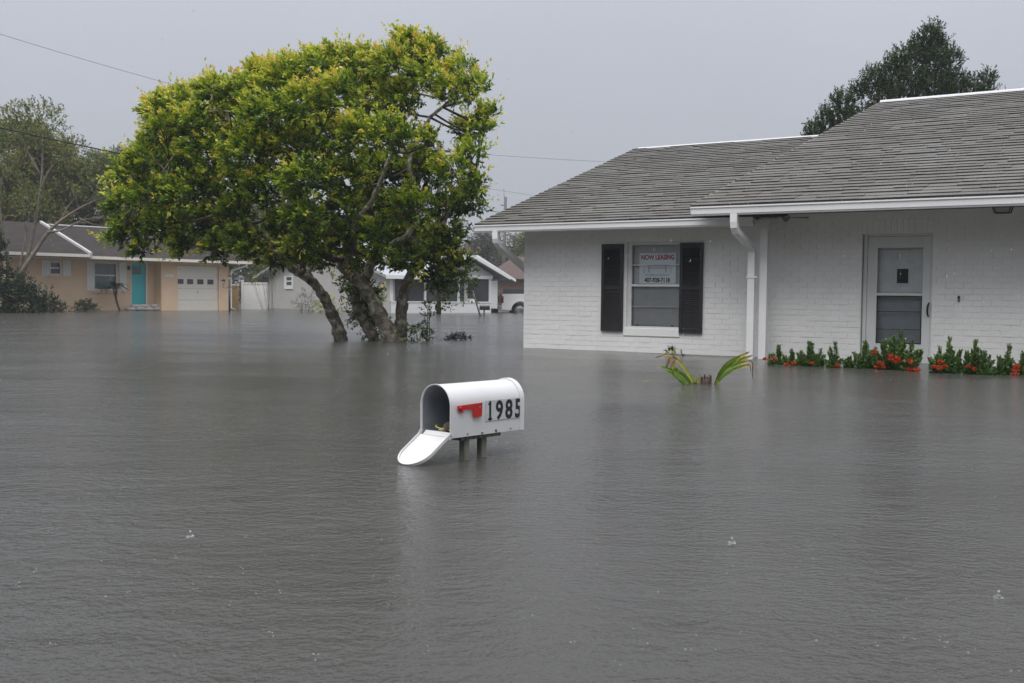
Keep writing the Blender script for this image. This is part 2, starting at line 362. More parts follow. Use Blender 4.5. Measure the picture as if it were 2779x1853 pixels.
# ---------------------------------------------------------------- the white brick house
def house_white():
    H = tag(empty('brick_house', (0.1895, 17.797, 0), R(-31.67)), 'white painted brick house with grey shingle roof standing in flood water at right', 'house')
    COURSE, BL = 0.0791, 0.2325
    X0, X1, Z0, Z1 = 0.0, 9.4, -0.158, 2.09
    WX0, WX1, WZ0, WZ1 = 1.89, 2.805, 0.385, 1.735        # window opening
    DX0, DX1, DZ1 = 5.515, 6.455, 1.775                   # door opening
    SOLD = 1.775 + 0.215
    # backing wall (the joints), set behind the brick faces
    yb0, yb1 = 0.0056, 0.22
    boxes('wall', [(X0 + .004, WX0, yb0, yb1, Z0, Z1), (WX1, DX0, yb0, yb1, Z0, Z1), (DX1, X1, yb0, yb1, Z0, Z1),
                   (WX0, WX1, yb0, yb1, Z0, WZ0), (WX0, WX1, yb0, yb1, WZ1, Z1), (DX0, DX1, yb0, yb1, DZ1, Z1)], 'white_mortar', H)
    box('end_wall', X0 + .006, X0 + .2, yb1 + .002, 9.3, Z0, Z1, 'white_brick', H)
    # bricks in running bond
    L = []
    nrow = int(round((Z1 - Z0) / COURSE))
    for r_ in range(nrow):
        z0 = Z0 + r_ * COURSE; z1 = z0 + COURSE
        x = X0 - (BL / 2 if r_ % 2 else 0)
        while x < X1 - .01:
            spans = [(max(x, X0), min(x + BL, X1))]
            cuts = []
            if z1 > WZ0 - .135 and z0 < WZ0 - .01: cuts.append((WX0 - .05, WX1 + .005))       # the rowlock sill
            if z1 > WZ0 + .005 and z0 < WZ1 - .005: cuts.append((WX0, WX1))
            if z0 < DZ1 - .02: cuts.append((DX0, DX1))
            elif z0 < SOLD - .03: cuts.append((DX0, DX1))
            for c0, c1 in cuts:
                ns = []
                for a, b in spans:
                    if b <= c0 or a >= c1: ns.append((a, b)); continue
                    if a < c0: ns.append((a, c0))
                    if b > c1: ns.append((c1, b))
                spans = ns
            for a, b in spans:
                if b - a > .03: L.append((a, b - .006, z0, z1 - .007))
            x += BL
    cl = Vector((9.18, -15.25, 0.869))
    def rank(b):
        inview = b[1] < 7.65 and b[3] > 0.0 and b[2] < 2.02
        return (0 if inview else 1, (Vector(((b[0] + b[1]) / 2, 0, b[2])) - cl).length)
    L.sort(key=rank)
    unit_me = bpy.data.meshes.new('brick')
    bmb = bmesh.new(); bmesh.ops.create_cube(bmb, size=1.0)
    bmesh.ops.translate(bmb, verts=bmb.verts, vec=(.5, .5, .5))
    front = [v for v in bmb.verts if v.co.y < .5]
    for v in front: v.co.x = .5 + (v.co.x - .5) * .982; v.co.z = .5 + (v.co.z - .5) * .955    # soft painted arrises
    bmb.to_mesh(unit_me); bmb.free(); unit_me.materials.append(MATS['white_brick'])
    rb = random.Random(5)
    V, F = [], []
    for i, (a, b, z0, z1) in enumerate(L):
        d = rb.gauss(0, .0011)
        if i < 300:
            o = bpy.data.objects.new('brick', unit_me); o.location = (a, d, z0); o.scale = (b - a, .03, z1 - z0); link(o, H)
        else:
            n = len(V)
            for v in unit_me.vertices: V.append((a + v.co.x * (b - a), d + v.co.y * .03, z0 + v.co.z * (z1 - z0)))
            F += [tuple(k + n for k in p.vertices) for p in unit_me.polygons]
    stuff(mesh_obj('brickwork', V, F, 'white_brick', H))
    # soldier course over the door
    k = 0; x = DX0 - .004
    while x < DX1:
        o = bpy.data.objects.new('soldier_brick', unit_me); o.location = (x, rb.gauss(0, .0012), DZ1 + .004); o.scale = (.0713, .03, .2); link(o, H); x += .0793
    # window
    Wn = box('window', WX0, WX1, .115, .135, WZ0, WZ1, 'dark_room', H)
    fr = .05
    boxes('frame', [(WX0, WX0 + .075, .03, .10, WZ0, WZ1), (WX1 - .022, WX1, .03, .10, WZ0, WZ1), (WX0 + .075, WX1 - .022, .03, .10, WZ1 - .052, WZ1), (WX0 + .075, WX1 - .022, .03, .10, WZ0, WZ0 + .028)], 'window_frame', Wn, .003)
    gx0, gx1 = WX0 + .075, WX1 - .022
    box('meeting_rail', gx0 + .001, gx1 - .001, .026, .075, 1.035, 1.073, 'window_frame', Wn, .003)
    box('muntin', gx0 + .001, gx1 - .001, .050, .068, 1.362, 1.384, 'window_frame', Wn, .002)
    box('muntin', gx0 + .001, gx1 - .001, .060, .075, .716, .729, 'window_frame', Wn)
    boxes('sash_lock', [(gx0 + .09, gx0 + .115, .035, .06, WZ0 + .03, WZ0 + .055), (gx1 - .14, gx1 - .115, .035, .06, WZ0 + .03, WZ0 + .055)], 'black_metal', Wn)
    box('pane', gx0 + .001, gx1 - .001, .058, .061, 1.074, 1.361, 'pane', Wn); box('pane', gx0 + .001, gx1 - .001, .0582, .0612, 1.385, WZ1 - .053, 'pane', Wn)
    box('pane', gx0 + .001, gx1 - .001, .068, .071, .730, 1.034, 'pane', Wn); box('pane', gx0 + .001, gx1 - .001, .0682, .0712, WZ0 + .029, .715, 'pane', Wn)
    box('insect_screen', gx0 + .002, gx1 - .002, .044, .046, WZ0 + .03, 1.033, 'fly_screen', Wn)
    sl = []; z = WZ0 + .04
    V, F = [], []
    while z < WZ1 - .06:
        n = len(V); V += [(gx0 + .006, .094, z), (gx1 - .006, .094, z), (gx1 - .006, .106, z + .0175), (gx0 + .006, .106, z + .0175)]; F.append((n, n + 1, n + 2, n + 3)); z += .0195
    stuff(mesh_obj('blind_slats', V, F, 'blind', Wn))
    # rowlock sill below the window
    box('window_sill', WX0 - .045, WX1, -.012, .03, WZ0 - .125, WZ0 - .004, 'white_brick', H, .004)
    # shutters
    for x0, x1 in ((1.462, 1.842), (2.800, 3.172)):
        s = boxes('shutter', [(x0, x0 + .05, -.038, -.006, .325, 1.705), (x1 - .05, x1, -.038, -.006, .325, 1.705), (x0 + .05, x1 - .05, -.038, -.006, 1.635, 1.705), (x0 + .05, x1 - .05, -.038, -.006, .325, .395), (x0 + .05, x1 - .05, -.037, -.006, .985, 1.045), (x0 + .05, x1 - .05, -.012, -.005, .395, 1.635)], 'black_shutter', H)
        louv = bpy.data.meshes.new('louvre')
        y0, y1, hz = -.034, -.014, .022
        louv.from_pydata([(x0 + .05, y1, hz), (x1 - .05, y1, hz), (x1 - .05, y0, 0), (x0 + .05, y0, 0), (x0 + .05, y0, -.004), (x1 - .05, y0, -.004)], [], [(0, 1, 2, 3), (3, 2, 5, 4)]); louv.materials.append(MATS['black_shutter'])
        z = .40
        while z < 1.615:
            if not (.965 < z < 1.045):
                o = bpy.data.objects.new('louvre', louv); o.location = (0, 0, z); link(o, s)
            z += .0285
    # storm door in front of a panelled door
    D = box('entry_door', DX0 + .05, DX1 - .03, .150, .185, -.15, DZ1 - .03, 'inner_door', H)
    fx0, fx1 = DX0 + .012, DX1 - .004
    boxes('door_frame', [(fx0, fx0 + .05, .05, .148, -.15, DZ1), (fx1 - .028, fx1, .05, .148, -.15, DZ1), (fx0 + .05, fx1 - .028, .05, .148, DZ1 - .03, DZ1)], 'storm_door', D, .003)
    sx0, sx1, sz1 = fx0 + .053, fx1 - .031, DZ1 - .033
    gx0, gx1 = 5.715, 6.315
    st = boxes('storm_door', [(sx0, gx0, .062, .095, -.15, sz1), (gx1, sx1, .062, .095, -.15, sz1), (gx0, gx1, .062, .095, 1.585, sz1), (gx0, gx1, .062, .095, -.15, .262), (gx0, gx1, .058, .095, .925, .958)], 'storm_door', D, .004)
    boxes('glass_trim', [(gx0, gx0 + .012, .056, .0615, .264, .924), (gx1 - .012, gx1, .056, .0615, .264, .924), (gx0 + .012, gx1 - .012, .056, .0615, .912, .924), (gx0 + .012, gx1 - .012, .056, .0615, .264, .276)], 'number_black', st)
    box('storm_pane', gx0 + .0005, gx1 - .0005, .072, .076, .959, 1.584, 'pane', st); box('storm_pane', gx0 + .0005, gx1 - .0005, .0722, .0762, .2625, .9245, 'screen_pane', st)
    boxes('glazing_rail', [(gx0 + .001, gx1 - .001, .080, .088, .70, .708), (gx0 + .001, gx1 - .001, .080, .088, .455, .462)], 'number_black', st)
    lite = box('door_window', 5.962, 6.112, .143, .150, 1.098, 1.297, 'black_metal', D)
    boxes('window_trim', [(5.945, 5.961, .140, .149, 1.083, 1.312), (6.113, 6.129, .140, .149, 1.083, 1.312), (5.961, 6.113, .140, .149, 1.083, 1.097), (5.961, 6.113, .140, .149, 1.298, 1.312)], 'inner_door', lite)
    for px0, px1, pz0, pz1 in ((5.73, 5.90, 1.40, 1.565), (6.17, 6.30, 1.40, 1.565), (5.95, 6.13, 1.40, 1.565), (5.73, 5.90, .98, 1.33), (6.17, 6.30, .98, 1.33)):
        boxes('panel_moulding', [(px0, px1, .145, .1495, pz0, pz0 + .012), (px0, px1, .145, .1495, pz1 - .012, pz1), (px0, px0 + .012, .145, .1495, pz0 + .012, pz1 - .012), (px1 - .012, px1, .145, .1495, pz0 + .012, pz1 - .012)], 'inner_door', D)
    hd = tube('handle', spline([(6.408, .060, .832), (6.403, .020, .805), (6.397, .008, .75), (6.397, .012, .69), (6.402, .058, .645)], 4), [.008, .009, .010, .011, .012, .013, .013, .013, .013, .013, .013, .013, .012, .012, .011, .010, .008], 'black_metal', D, 8)
    # entry roof carries on porch posts; eaves, soffits, gutters
    def gutter(name, x0, x1, yf, zb, h=.118):
        p = [(yf + .10, zb), (yf + .030, zb), (yf + .026, zb + .016), (yf + .016, zb + .022), (yf + .014, zb + h * .72), (yf, zb + h * .84), (yf, zb + h), (yf + .012, zb + h), (yf + .014, zb + h * .88), (yf + .024, zb + h * .76), (yf + .030, zb + .03), (yf + .09, zb + .012), (yf + .10, zb + h * .9)]
        g = prism(name, p[:7] + p[7:], 'x', x0, x1, 'white_trim', H)
        prism('end_cap', [(yf + .10, zb), (yf + .030, zb), (yf + .016, zb + .022), (yf, zb + h * .84), (yf, zb + h), (yf + .10, zb + h * .9)], 'x', x0 - .004, x0 - .0005, 'white_trim', g)
        return g
    g1 = gutter('gutter', -.60, 4.135, -.615, 1.905)
    g2 = gutter('gutter', 3.365, 9.4, -1.02, 2.03, .126)
    boxes('fascia', [(-.58, 4.13, -.512, -.492, 1.905, 2.05), (3.40, 9.4, -.917, -.897, 2.03, 2.19)], 'white_trim', H)
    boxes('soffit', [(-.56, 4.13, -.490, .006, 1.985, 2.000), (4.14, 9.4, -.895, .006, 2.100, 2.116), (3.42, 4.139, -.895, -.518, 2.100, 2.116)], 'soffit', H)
    # roof planes
    M = .36; ANG = math.atan(M); HY = math.hypot(1, M)
    def roof(name, e, z, x_left, x_left_top, x_right, nrid, expo, quota, seed):
        Ls = (e + nrid) * HY
        rf = empty('tmp')
        bpy.data.objects.remove(rf, do_unlink=True)
        V = [(x_left, 0, -.02), (x_right, 0, -.02), (x_right, Ls, -.02), (x_left_top, Ls, -.02), (x_left, 0, 0), (x_right, 0, 0), (x_right, Ls, 0), (x_left_top, Ls, 0)]
        rf = mesh_obj(name, V, BF, 'roof_felt', H); rf.location = (0, -e, z); rf.rotation_euler = (ANG, 0, 0)
        rs = random.Random(seed); tabs = []
        row = 0; v = 0.0
        while v < Ls - .02:
            xl = x_left + (x_left_top - x_left) * v / Ls - .015 + rs.uniform(-.012, .012)
            x = xl
            while x < x_right:
                wd = rs.choice((.17, .24, .30, .34, .46, .60)) * rs.uniform(.9, 1.1)
                tabs.append((x, min(x + wd, x_right), v + rs.uniform(-.0025, .0025), rs.choice((.018, .023, .025, .026, .027)) + rs.uniform(0, .003), row))
                x += wd
            v += expo; row += 1
        return rf, tabs, Ls
    um = bpy.data.meshes.new('shingle')
    um.from_pydata([(0, 0, 0), (1, 0, 0), (1, 1, 0), (0, 1, 0), (0.0, 0, 1), (1, 0, 1), (1, 1, .32), (0, 1, .32)], [], [(4, 5, 6, 7), (0, 1, 5, 4), (1, 2, 6, 5), (3, 0, 4, 7)]); um.materials.append(MATS['shingle']); um.materials.append(MATS['shingle_butt']); um.polygons[1].material_index = 1
    def shingles(rf, tabs, expo, n_ind, Ls, inview):
        tabs = sorted(tabs, key=lambda t: (0 if inview(t) else 1, t[2] * 1.0 + abs(t[0] - 7.3) * .35))
        V, F = [], []
        for i, (a, b, v, th, row) in enumerate(tabs):
            ln = min(expo * 1.25, Ls - v + .02); z0 = .001 + (row % 2) * .0006
            if i < n_ind:
                o = bpy.data.objects.new('shingle', um); o.location = (a, v, z0); o.scale = (b - a - .003, ln, th); link(o, rf)
            else:
                n = len(V)
                V += [(a + p.co.x * (b - a - .003), v + p.co.y * ln, z0 + p.co.z * th) for p in um.vertices]
                F += [tuple(k + n for k in p.vertices) for p in um.polygons]
        sc_ = stuff(mesh_obj('shingle_courses', V, F, 'shingle', rf)); sc_.data.materials.append(MATS['shingle_butt'])
        sc_.data.polygons.foreach_set('material_index', [1 if k % 4 == 1 else 0 for k in range(len(F))])
    r1, t1, L1 = roof('roof', .60, 2.025, -.575, -.10, 4.6, 4.50, .148, 0, 1)
    shingles(r1, t1, .148, 60, L1, lambda t: t[0] < 3.3)
    r2, t2, L2 = roof('roof', 1.0, 2.160, 3.36, 4.39, 9.4, 5.83, .170, 240, 2)
    shingles(r2, t2, .170, 240, L2, lambda t: t[0] < 7.5)
    # back slopes, gable ends, ridge caps
    z1r = 2.025 + M * 5.10; z2r = 2.160 + M * 6.83
    mesh_obj('back_roof', [(-.1, 4.5, z1r), (4.6, 4.5, z1r), (4.6, 9.6, z1r - 5.1 * M), (-.55, 9.6, z1r - 5.1 * M), (4.38, 5.83, z2r), (9.4, 5.83, z2r), (9.4, 12.0, z2r - 6.17 * M), (3.6, 12.0, z2r - 6.17 * M)], [(0, 1, 2, 3), (4, 5, 6, 7)], 'shingle', H)
    mesh_obj('gable_wall', [(.01, .23, 2.09), (.01, 9.29, 2.09), (.01, 4.5, z1r - .1), (.19, .23, 2.09), (.19, 9.29, 2.09), (.19, 4.5, z1r - .1)], [(0, 1, 2), (3, 5, 4), (0, 3, 4, 1), (1, 4, 5, 2), (2, 5, 3, 0)], 'white_brick', H)
    # side of the raised entry roof above the lower roof
    mesh_obj('roof_side', [(3.40, -.98, 2.05), (3.40, -.98, 2.15), (4.41, 5.83, z2r - .02), (4.41, 5.83, z2r - .5)], [(0, 1, 2, 3)], 'roof_felt', H)
    def ridge(x0, x1, y, z, rad):
        pts = [(y + rad * 1.9 * math.cos(a), z - .012 + rad * math.sin(a)) for a in [i * math.pi / 8 for i in range(9)]]
        prism('ridge_cap', pts, 'x', x0, x1, 'ridge_metal', H, False)
    ridge(-.02, 4.2, 4.50, z1r, .042); ridge(4.40, 9.4, 5.83, z2r, .060)
    # porch post and the two downspouts
    boxes('porch_post', [(4.165, 4.275, -.36, -.25, -.9, 2.099), (4.150, 4.290, -.375, -.235, 1.98, 2.06)], 'white_trim', H, .005)
    def spout(pts, wx, wy, name='downspout'):
        V, F = [], []
        P = [Vector(p) for p in pts]
        for i, p in enumerate(P):
            d = (P[min(i + 1, len(P) - 1)] - P[max(i - 1, 0)]).normalized(); a = Vector((1, 0, 0)); a = (a - d * a.dot(d)).normalized(); b = d.cross(a)
            for sx, sy in ((-1, -1), (-.6, -1.0), (-.6, -.86), (.6, -.86), (.6, -1.0), (1, -1), (1, 1), (-1, 1)): V.append(p + a * sx * wx / 2 + b * sy * wy / 2)
        for i in range(len(P) - 1):
            F += [(i * 8 + k, i * 8 + (k + 1) % 8, i * 8 + 8 + (k + 1) % 8, i * 8 + 8 + k) for k in range(8)]
        F += [tuple(range(8)), tuple(range(len(P) * 8 - 1, len(P) * 8 - 9, -1))]
        return mesh_obj(name, V, F, 'white_trim', H)
    s2 = spout([(3.995, -.965, 2.05), (3.995, -.965, 1.93), (3.997, -.955, 1.86), (4.003, -.915, 1.80), (4.06, -.50, 1.62), (4.068, -.435, 1.575), (4.07, -.415, 1.52), (4.07, -.41, 1.0), (4.07, -.41, -.9)], .100, .075)
    boxes('spout_band', [(4.005, 4.166, -.458, -.452, 1.16, 1.185)], 'white_trim', s2)
    spout([(-.20, -.565, 1.92), (-.20, -.565, 1.80), (-.20, -.55, 1.75), (-.195, -.50, 1.70), (-.12, .22, 1.34), (-.10, .30, 1.28), (-.10, .31, 1.2), (-.10, .31, -.9)], .10, .08)
    # doorbell, porch light, porch fan
    db = box('doorbell', 6.782, 6.808, -.022, -.002, .852, .930, 'black_metal', H, .004); box('button', 6.789, 6.801, -.0245, -.0222, .87, .882, 'window_frame', db)
    return H
HOUSE = house_white()

def on_house(s, n, z=0.0):
    a = R(31.67); return Vector((0.1895 + s * math.cos(a) - n * math.sin(a), 17.797 - s * math.sin(a) - n * math.cos(a), z))
def porch_light():
    L = tag(empty('porch_lantern', on_house(7.36, .50, 2.098), R(-31.67)), 'black metal lantern on the ceiling above the entry at right', 'lamp')
    box('base_plate', -.10, .10, -.10, .10, -.012, -.001, 'black_metal', L)
    c = [(-.115, -.115), (.115, -.115), (.115, .115), (-.115, .115)]; d = [(-.088, -.088), (.088, -.088), (.088, .088), (-.088, .088)]
    for i in range(4):
        (x0, y0), (x1, y1) = c[i], d[i]
        tube('frame_bar', [(x0, y0, -.012), (x1, y1, -.115)], .007, 'black_metal', L, 6)
        a, b, e, f = c[i], c[(i + 1) % 4], d[(i + 1) % 4], d[i]
        mesh_obj('lantern_glass', [(a[0] * .97, a[1] * .97, -.014), (b[0] * .97, b[1] * .97, -.014), (e[0] * .97, e[1] * .97, -.112), (f[0] * .97, f[1] * .97, -.112)], [(0, 1, 2, 3)], 'screen_pane', L)
    boxes('bottom_frame', [(-.09, .09, -.09, -.078, -.122, -.112), (-.09, .09, .078, .09, -.122, -.112), (-.09, -.078, -.078, .078, -.122, -.112), (.078, .09, -.078, .078, -.122, -.112)], 'black_metal', L)
porch_light()
def porch_fan():
    pmat('fan_blade', (0.30, 0.24, 0.16), (0.24, 0.19, 0.12), rough=0.6, scale=6, stretch=(0.3, 2, 1)); pmat('fan_metal', (0.16, 0.15, 0.14), rough=0.5)
    F = tag(empty('ceiling_fan', on_house(4.56, .44, 2.098), R(-31.67)), 'small porch ceiling fan with tan blades beside the white porch post', 'fan')
    tube('down_rod', [(0, 0, -.001), (0, 0, -.06)], .012, 'fan_metal', F)
    lathe('motor', [(.012, -.05), (.05, -.06), (.058, -.085), (.05, -.115), (.025, -.135), (.015, -.15)], 'fan_metal', F)
    for k in range(4):
        a = R(20 + 90 * k); b = bpy.data.objects.new('blade', bpy.data.meshes.new('blade'))
        b.data.from_pydata([(.05, -.02, 0), (.31, -.045, -.012), (.31, .045, .012), (.05, .02, 0), (.05, -.02, .005), (.31, -.045, -.007), (.31, .045, .017), (.05, .02, .005)], [], BF); b.data.materials.append(MATS['fan_blade'])
        b.location = (0, 0, -.095); b.rotation_euler = (0, 0, a); link(b, F)
porch_fan()
def leasing_sign():
    S = tag(empty('leasing_sign', on_house(2.385, -.078, 1.083), R(-31.67)), 'pale blue paper sign reading NOW LEASING behind the house window', 'sign')
    # x -.31 .. .31 ; z 0 .. .475
    box('board', -.31, .31, -.003, .001, 0, .475, 'sign_board', S)
    text_mesh('lettering', 'NOW LEASING', .105, 'sign_red', S, (0, -.0035, .375), FRONT, .80, .0036, .0004, 'CENTER', .98)
    boxes('bracket', [(-.185, .19, -.0042, -.0034, .274, .284), (-.145, .145, -.0042, -.0034, .238, .245), (-.150, -.141, -.0042, -.0034, .175, .274), (.136, .145, -.0042, -.0034, .175, .274)], 'sign_navy', S)
    boxes('chair_mark', [(-.222, -.218, -.0042, -.0034, .16, .262), (-.238, -.234, -.0042, -.0034, .16, .262), (.205, .209, -.0042, -.0034, .19, .262), (.23, .234, -.0042, -.0034, .17, .262), (.205, .234, -.0042, -.0034, .258, .262)], 'sign_gold', S)
    text_mesh('lettering', 'DOUBLE IN REALTY', .044, 'sign_grey', S, (0, -.0035, .118), FRONT, .98, .0004, .0004, 'CENTER', 1.05)
    text_mesh('lettering', '407-928-7118', .094, 'sign_navy', S, (-.005, -.0035, .022), FRONT, .82, .0036, .0004, 'CENTER', .98)
leasing_sign()

# ---------------------------------------------------------------- the mailbox in front
def mailbox():
    W, Ht, Lg = .217, .272, .564; r = W / 2; sp = Ht - r
    B = tag(empty('mailbox', (-.3923, 5.4969, .1331), R(48.03)), 'white metal roadside mailbox numbered 1985 with its door hanging open above the water', 'mailbox')
    # local: x runs from the open front to the back, y to the far side; shell of thin sheet
    def arch(rr, y_scale=1.0, n=18):
        return [(-rr, 0.0)] + [(-rr * math.cos(math.pi * i / n), sp + rr * math.sin(math.pi * i / n)) for i in range(n + 1)] + [(rr, 0.0)]
    o_, i_ = arch(r), arch(r - .003)
    n = len(o_)
    def shell(name, outer, inner, x0, x1, mat, parent):
        n = len(outer)
        V = [(x0, a, b) for a, b in outer] + [(x1, a, b) for a, b in outer] + [(x0, a, b) for a, b in inner] + [(x1, a, b) for a, b in inner]
        F = []
        for k in range(n - 1):
            F += [(k, k + 1, n + k + 1, n + k), (2 * n + k, 2 * n + k + 1, 3 * n + k + 1, 3 * n + k), (k, k + 1, 2 * n + k + 1, 2 * n + k), (n + k, n + k + 1, 3 * n + k + 1, 3 * n + k)]
        F += [(0, n, 3 * n, 2 * n), (n - 1, 2 * n - 1, 4 * n - 1, 3 * n - 1)]
        return mesh_obj(name, V, F, mat, parent, False)
    def smooth_by_angle(o):
        o.data.polygons.foreach_set('use_smooth', [True] * len(o.data.polygons))
        bm = bmesh.new(); bm.from_mesh(o.data)
        for e in bm.edges:
            if len(e.link_faces) != 2 or e.calc_face_angle(0) > R(30): e.smooth = False
        bm.to_mesh(o.data); bm.free()
    body = shell('body', o_, i_, 0, Lg, 'mail_white', B); smooth_by_angle(body)
    lin = shell('lining', arch(r - .0034), arch(r - .0044), .006, Lg - .005, 'mail_zinc', B); smooth_by_angle(lin)
    rim = shell('front_rim', arch(r + .0035), arch(r - .0005), -.004, .006, 'mail_white', B); smooth_by_angle(rim)
    bk = shell('back_rim', arch(r + .008), arch(r + .0005), Lg - .032, Lg, 'mail_white', B); smooth_by_angle(bk)
    bp = arch(r - .0002)
    mesh_obj('back_plate', [(Lg - .001, a, b) for a, b in bp], [tuple(range(len(bp)))], 'mail_white', B)
    bpi = arch(r - .006)
    mesh_obj('back_lining', [(Lg - .006, a, b) for a, b in bpi], [tuple(range(len(bpi)))], 'mail_zinc', B)
    fl = boxes('floor', [(.03, Lg - .01, -r + .006, r - .006, .012, .016)], 'mail_zinc', B)
    mesh_obj('front_lip', [(.0, -r + .012, .006), (.0, r - .012, .006), (.026, r - .008, .026), (.026, -r + .008, .026), (.028, r - .008, .022), (.028, -r + .008, .022), (.004, -r + .012, .002), (.004, r - .012, .002)], [(0, 1, 2, 3), (3, 2, 4, 5), (6, 7, 1, 0)], 'mail_white', B)
    # the door, swung down past the horizontal on its two hinge ears
    dr = empty('tmp'); bpy.data.objects.remove(dr, do_unlink=True)
    rd = r - .004
    tip = .240
    prof = [(-rd, 0.0)] + [(-rd * math.cos(math.pi * i / 18), tip - rd + rd * math.sin(math.pi * i / 18)) for i in range(19)] + [(rd, 0.0)]
    m = len(prof)
    V = [(0, a, b) for a, b in prof] + [(.003, a, b) for a, b in prof]
    F = [tuple(range(m)), tuple(range(2 * m - 1, m - 1, -1))]
    # turned rim along the edge of the door, on its outer face
    out = [(a * 1.04, b if b < .001 else b + .004 * (1 if b > tip - rd else .2)) for a, b in prof]
    V += [(-.003, a, b) for a, b in out] + [(.014, a, b) for a, b in out] + [(.014, a * .985, b * .992) for a, b in prof]
    for k in range(m - 1):
        F += [(k, k + 1, 2 * m + k + 1, 2 * m + k), (2 * m + k, 2 * m + k + 1, 3 * m + k + 1, 3 * m + k), (3 * m + k, 3 * m + k + 1, 4 * m + k + 1, 4 * m + k), (4 * m + k, 4 * m + k + 1, m + k + 1, m + k)]
    door = mesh_obj('door', V, F, 'mail_white', B); smooth_by_angle(door)
    door.location = (-.008, 0, .004); door.rotation_euler = (0, R(-123.5), 0)
    for s in (-1, 1):
        lathe_pts = None
        e = mesh_obj('hinge_ear', [(-.012, 0, -.02), (.020, 0, -.006), (.024, 0, .014), (.012, 0, .026), (-.006, 0, .020), (-.018, 0, .0), (-.012, .002, -.02), (.020, .002, -.006), (.024, .002, .014), (.012, .002, .026), (-.006, .002, .020), (-.018, .002, .0)], [(0, 1, 2, 3, 4, 5), (11, 10, 9, 8, 7, 6)] + [(i, (i + 1) % 6, 6 + (i + 1) % 6, 6 + i) for i in range(6)], 'mail_white', B)
        e.location = (.0, s * (r + .003) - .001, .012)
        rv = bpy.data.objects.new('rivet', bpy.data.meshes.new('rivet')); bmr = bmesh.new(); bmesh.ops.create_uvsphere(bmr, u_segments=10, v_segments=6, radius=.006); bmr.to_mesh(rv.data); bmr.free(); rv.data.materials.append(MATS['mail_zinc'])
        rv.location = (.0, s * (r + .006), .016); rv.scale = (1, .5, 1); link(rv, B)
    knob = boxes('door_catch', [(-.010, -.003, -.009, .009, tip - .024, tip - .014)], 'rust', B); knob.location = door.location; knob.rotation_euler = door.rotation_euler
    ys = -r - .001
    # red signal flag, folded down along the side nearest the camera (local -y)
    f0 = [(.040, .166), (.225, .172), (.220, .099), (.157, .098), (.157, .140), (.078, .143), (.082, .136), (.078, .128), (.066, .128), (.060, .141), (.040, .147)]
    flag = prism('signal_flag', f0, 'y', ys - .012, ys - .008, 'flag_red', B)
    tube('flag_pivot', [(.060, ys - .016, .153), (.060, ys + .001, .153)], .009, 'flag_red', flag, 12); tube('flag_rivet', [(.205, ys - .0135, .150), (.205, ys - .0119, .150)], .004, 'mail_zinc', flag, 10)
    plate = box('number_plate', .257, .561, ys - .0022, ys - .0012, .069, .178, 'number_silver', B)
    for ch, x, sx in (('1', .269, .72), ('9', .337, .86), ('8', .413, .86), ('5', .490, .80)):
        text_mesh('numeral', ch, .1395, 'number_black', plate, (x, ys - .0024, .0745), FRONT, sx, .0042, .0004)
    box('numeral_foot', .278, .309, ys - .0028, ys - .0022, .0735, .0835, 'number_black', plate); box('numeral_flag', .279, .293, ys - .0028, ys - .0022, .153, .164, 'number_black', plate)
    for x, rad, mt in ((.125, .0035, 'number_black'), (.236, .0075, 'mail_zinc'), (.344, .0075, 'rust'), (.461, .0035, 'number_black')):
        tube('screw', [(x, ys - .003, .0135), (x, ys + .001, .0135)], rad, mt, B, 12)
    boxes('mounting_board', [(.10, Lg - .16, -r + .02, r - .02, -.022, -.001)], 'weathered_wood', B)
    c = math.cos(R(48.03)); s = math.sin(R(48.03))
    for i, (dx, dy) in enumerate(((.150, -.062), (.288, -.058))):
        x = -.3923 + dx * c - dy * s; y = 5.4969 + dx * s + dy * c
        p = boxes('post', [(dx - .019, dx + .019, dy - .019, dy + .019, -1.3, -.0225)], 'weathered_wood', B, .002)
    return B
mailbox()
def mail_frame(x, y, z):
    a = R(48.03); return Vector((-.3923 + x * math.cos(a) - y * math.sin(a), 5.4969 + x * math.sin(a) + y * math.cos(a), .1331 + z))
def mail_contents():
    pl = mesh_obj('letter', bv(-.075, .075, -.05, .05, 0, .002), BF, 'paper'); pl.location = mail_frame(.115, -.01, .0330); pl.rotation_euler = (0, R(-1), R(70))
    tag(pl, 'white envelope lying inside the open mailbox', 'letter')
    st = tube('leaf_stalk', spline([mail_frame(.10, .09, .046), mail_frame(.055, .055, .043), mail_frame(.04, 0, .0385), mail_frame(.038, -.05, .038), mail_frame(.03, -.085, .040)], 4), .0042, 'yellow_stem', None, 6)
    tag(st, 'yellow plant stalk caught across the mouth of the open mailbox', 'stalk')
    C = tag(empty('seed_cone', mail_frame(.046, -.048, .030), 0.4), 'round brown pine cone lying in the mouth of the mailbox', 'pine cone')
    me = bpy.data.meshes.new('scale'); me.from_pydata([(0, -.006, 0), (.011, -.004, .003), (.014, 0, .004), (.011, .004, .003), (0, .006, 0), (.010, 0, .007)], [], [(0, 1, 5), (1, 2, 5), (2, 3, 5), (3, 4, 5), (4, 0, 5), (0, 4, 3, 2, 1)]); me.materials.append(MATS['cone_brown'])
    bmc = bmesh.new(); bmesh.ops.create_uvsphere(bmc, u_segments=12, v_segments=8, radius=.020); bmesh.ops.translate(bmc, verts=bmc.verts, vec=(0, 0, .021)); bm_obj('core', bmc, 'cone_brown', C, True)
    for k in range(70):
        z = -1 + 2 * (k + .5) / 70; a = k * 2.39996; rr = math.sqrt(1 - z * z)
        o = bpy.data.objects.new('scale', me); d = Vector((rr * math.cos(a), rr * math.sin(a), z)); o.location = d * .014 + Vector((0, 0, .021))
        o.rotation_euler = d.to_track_quat('X', 'Z').to_euler(); link(o, C)
mail_contents()

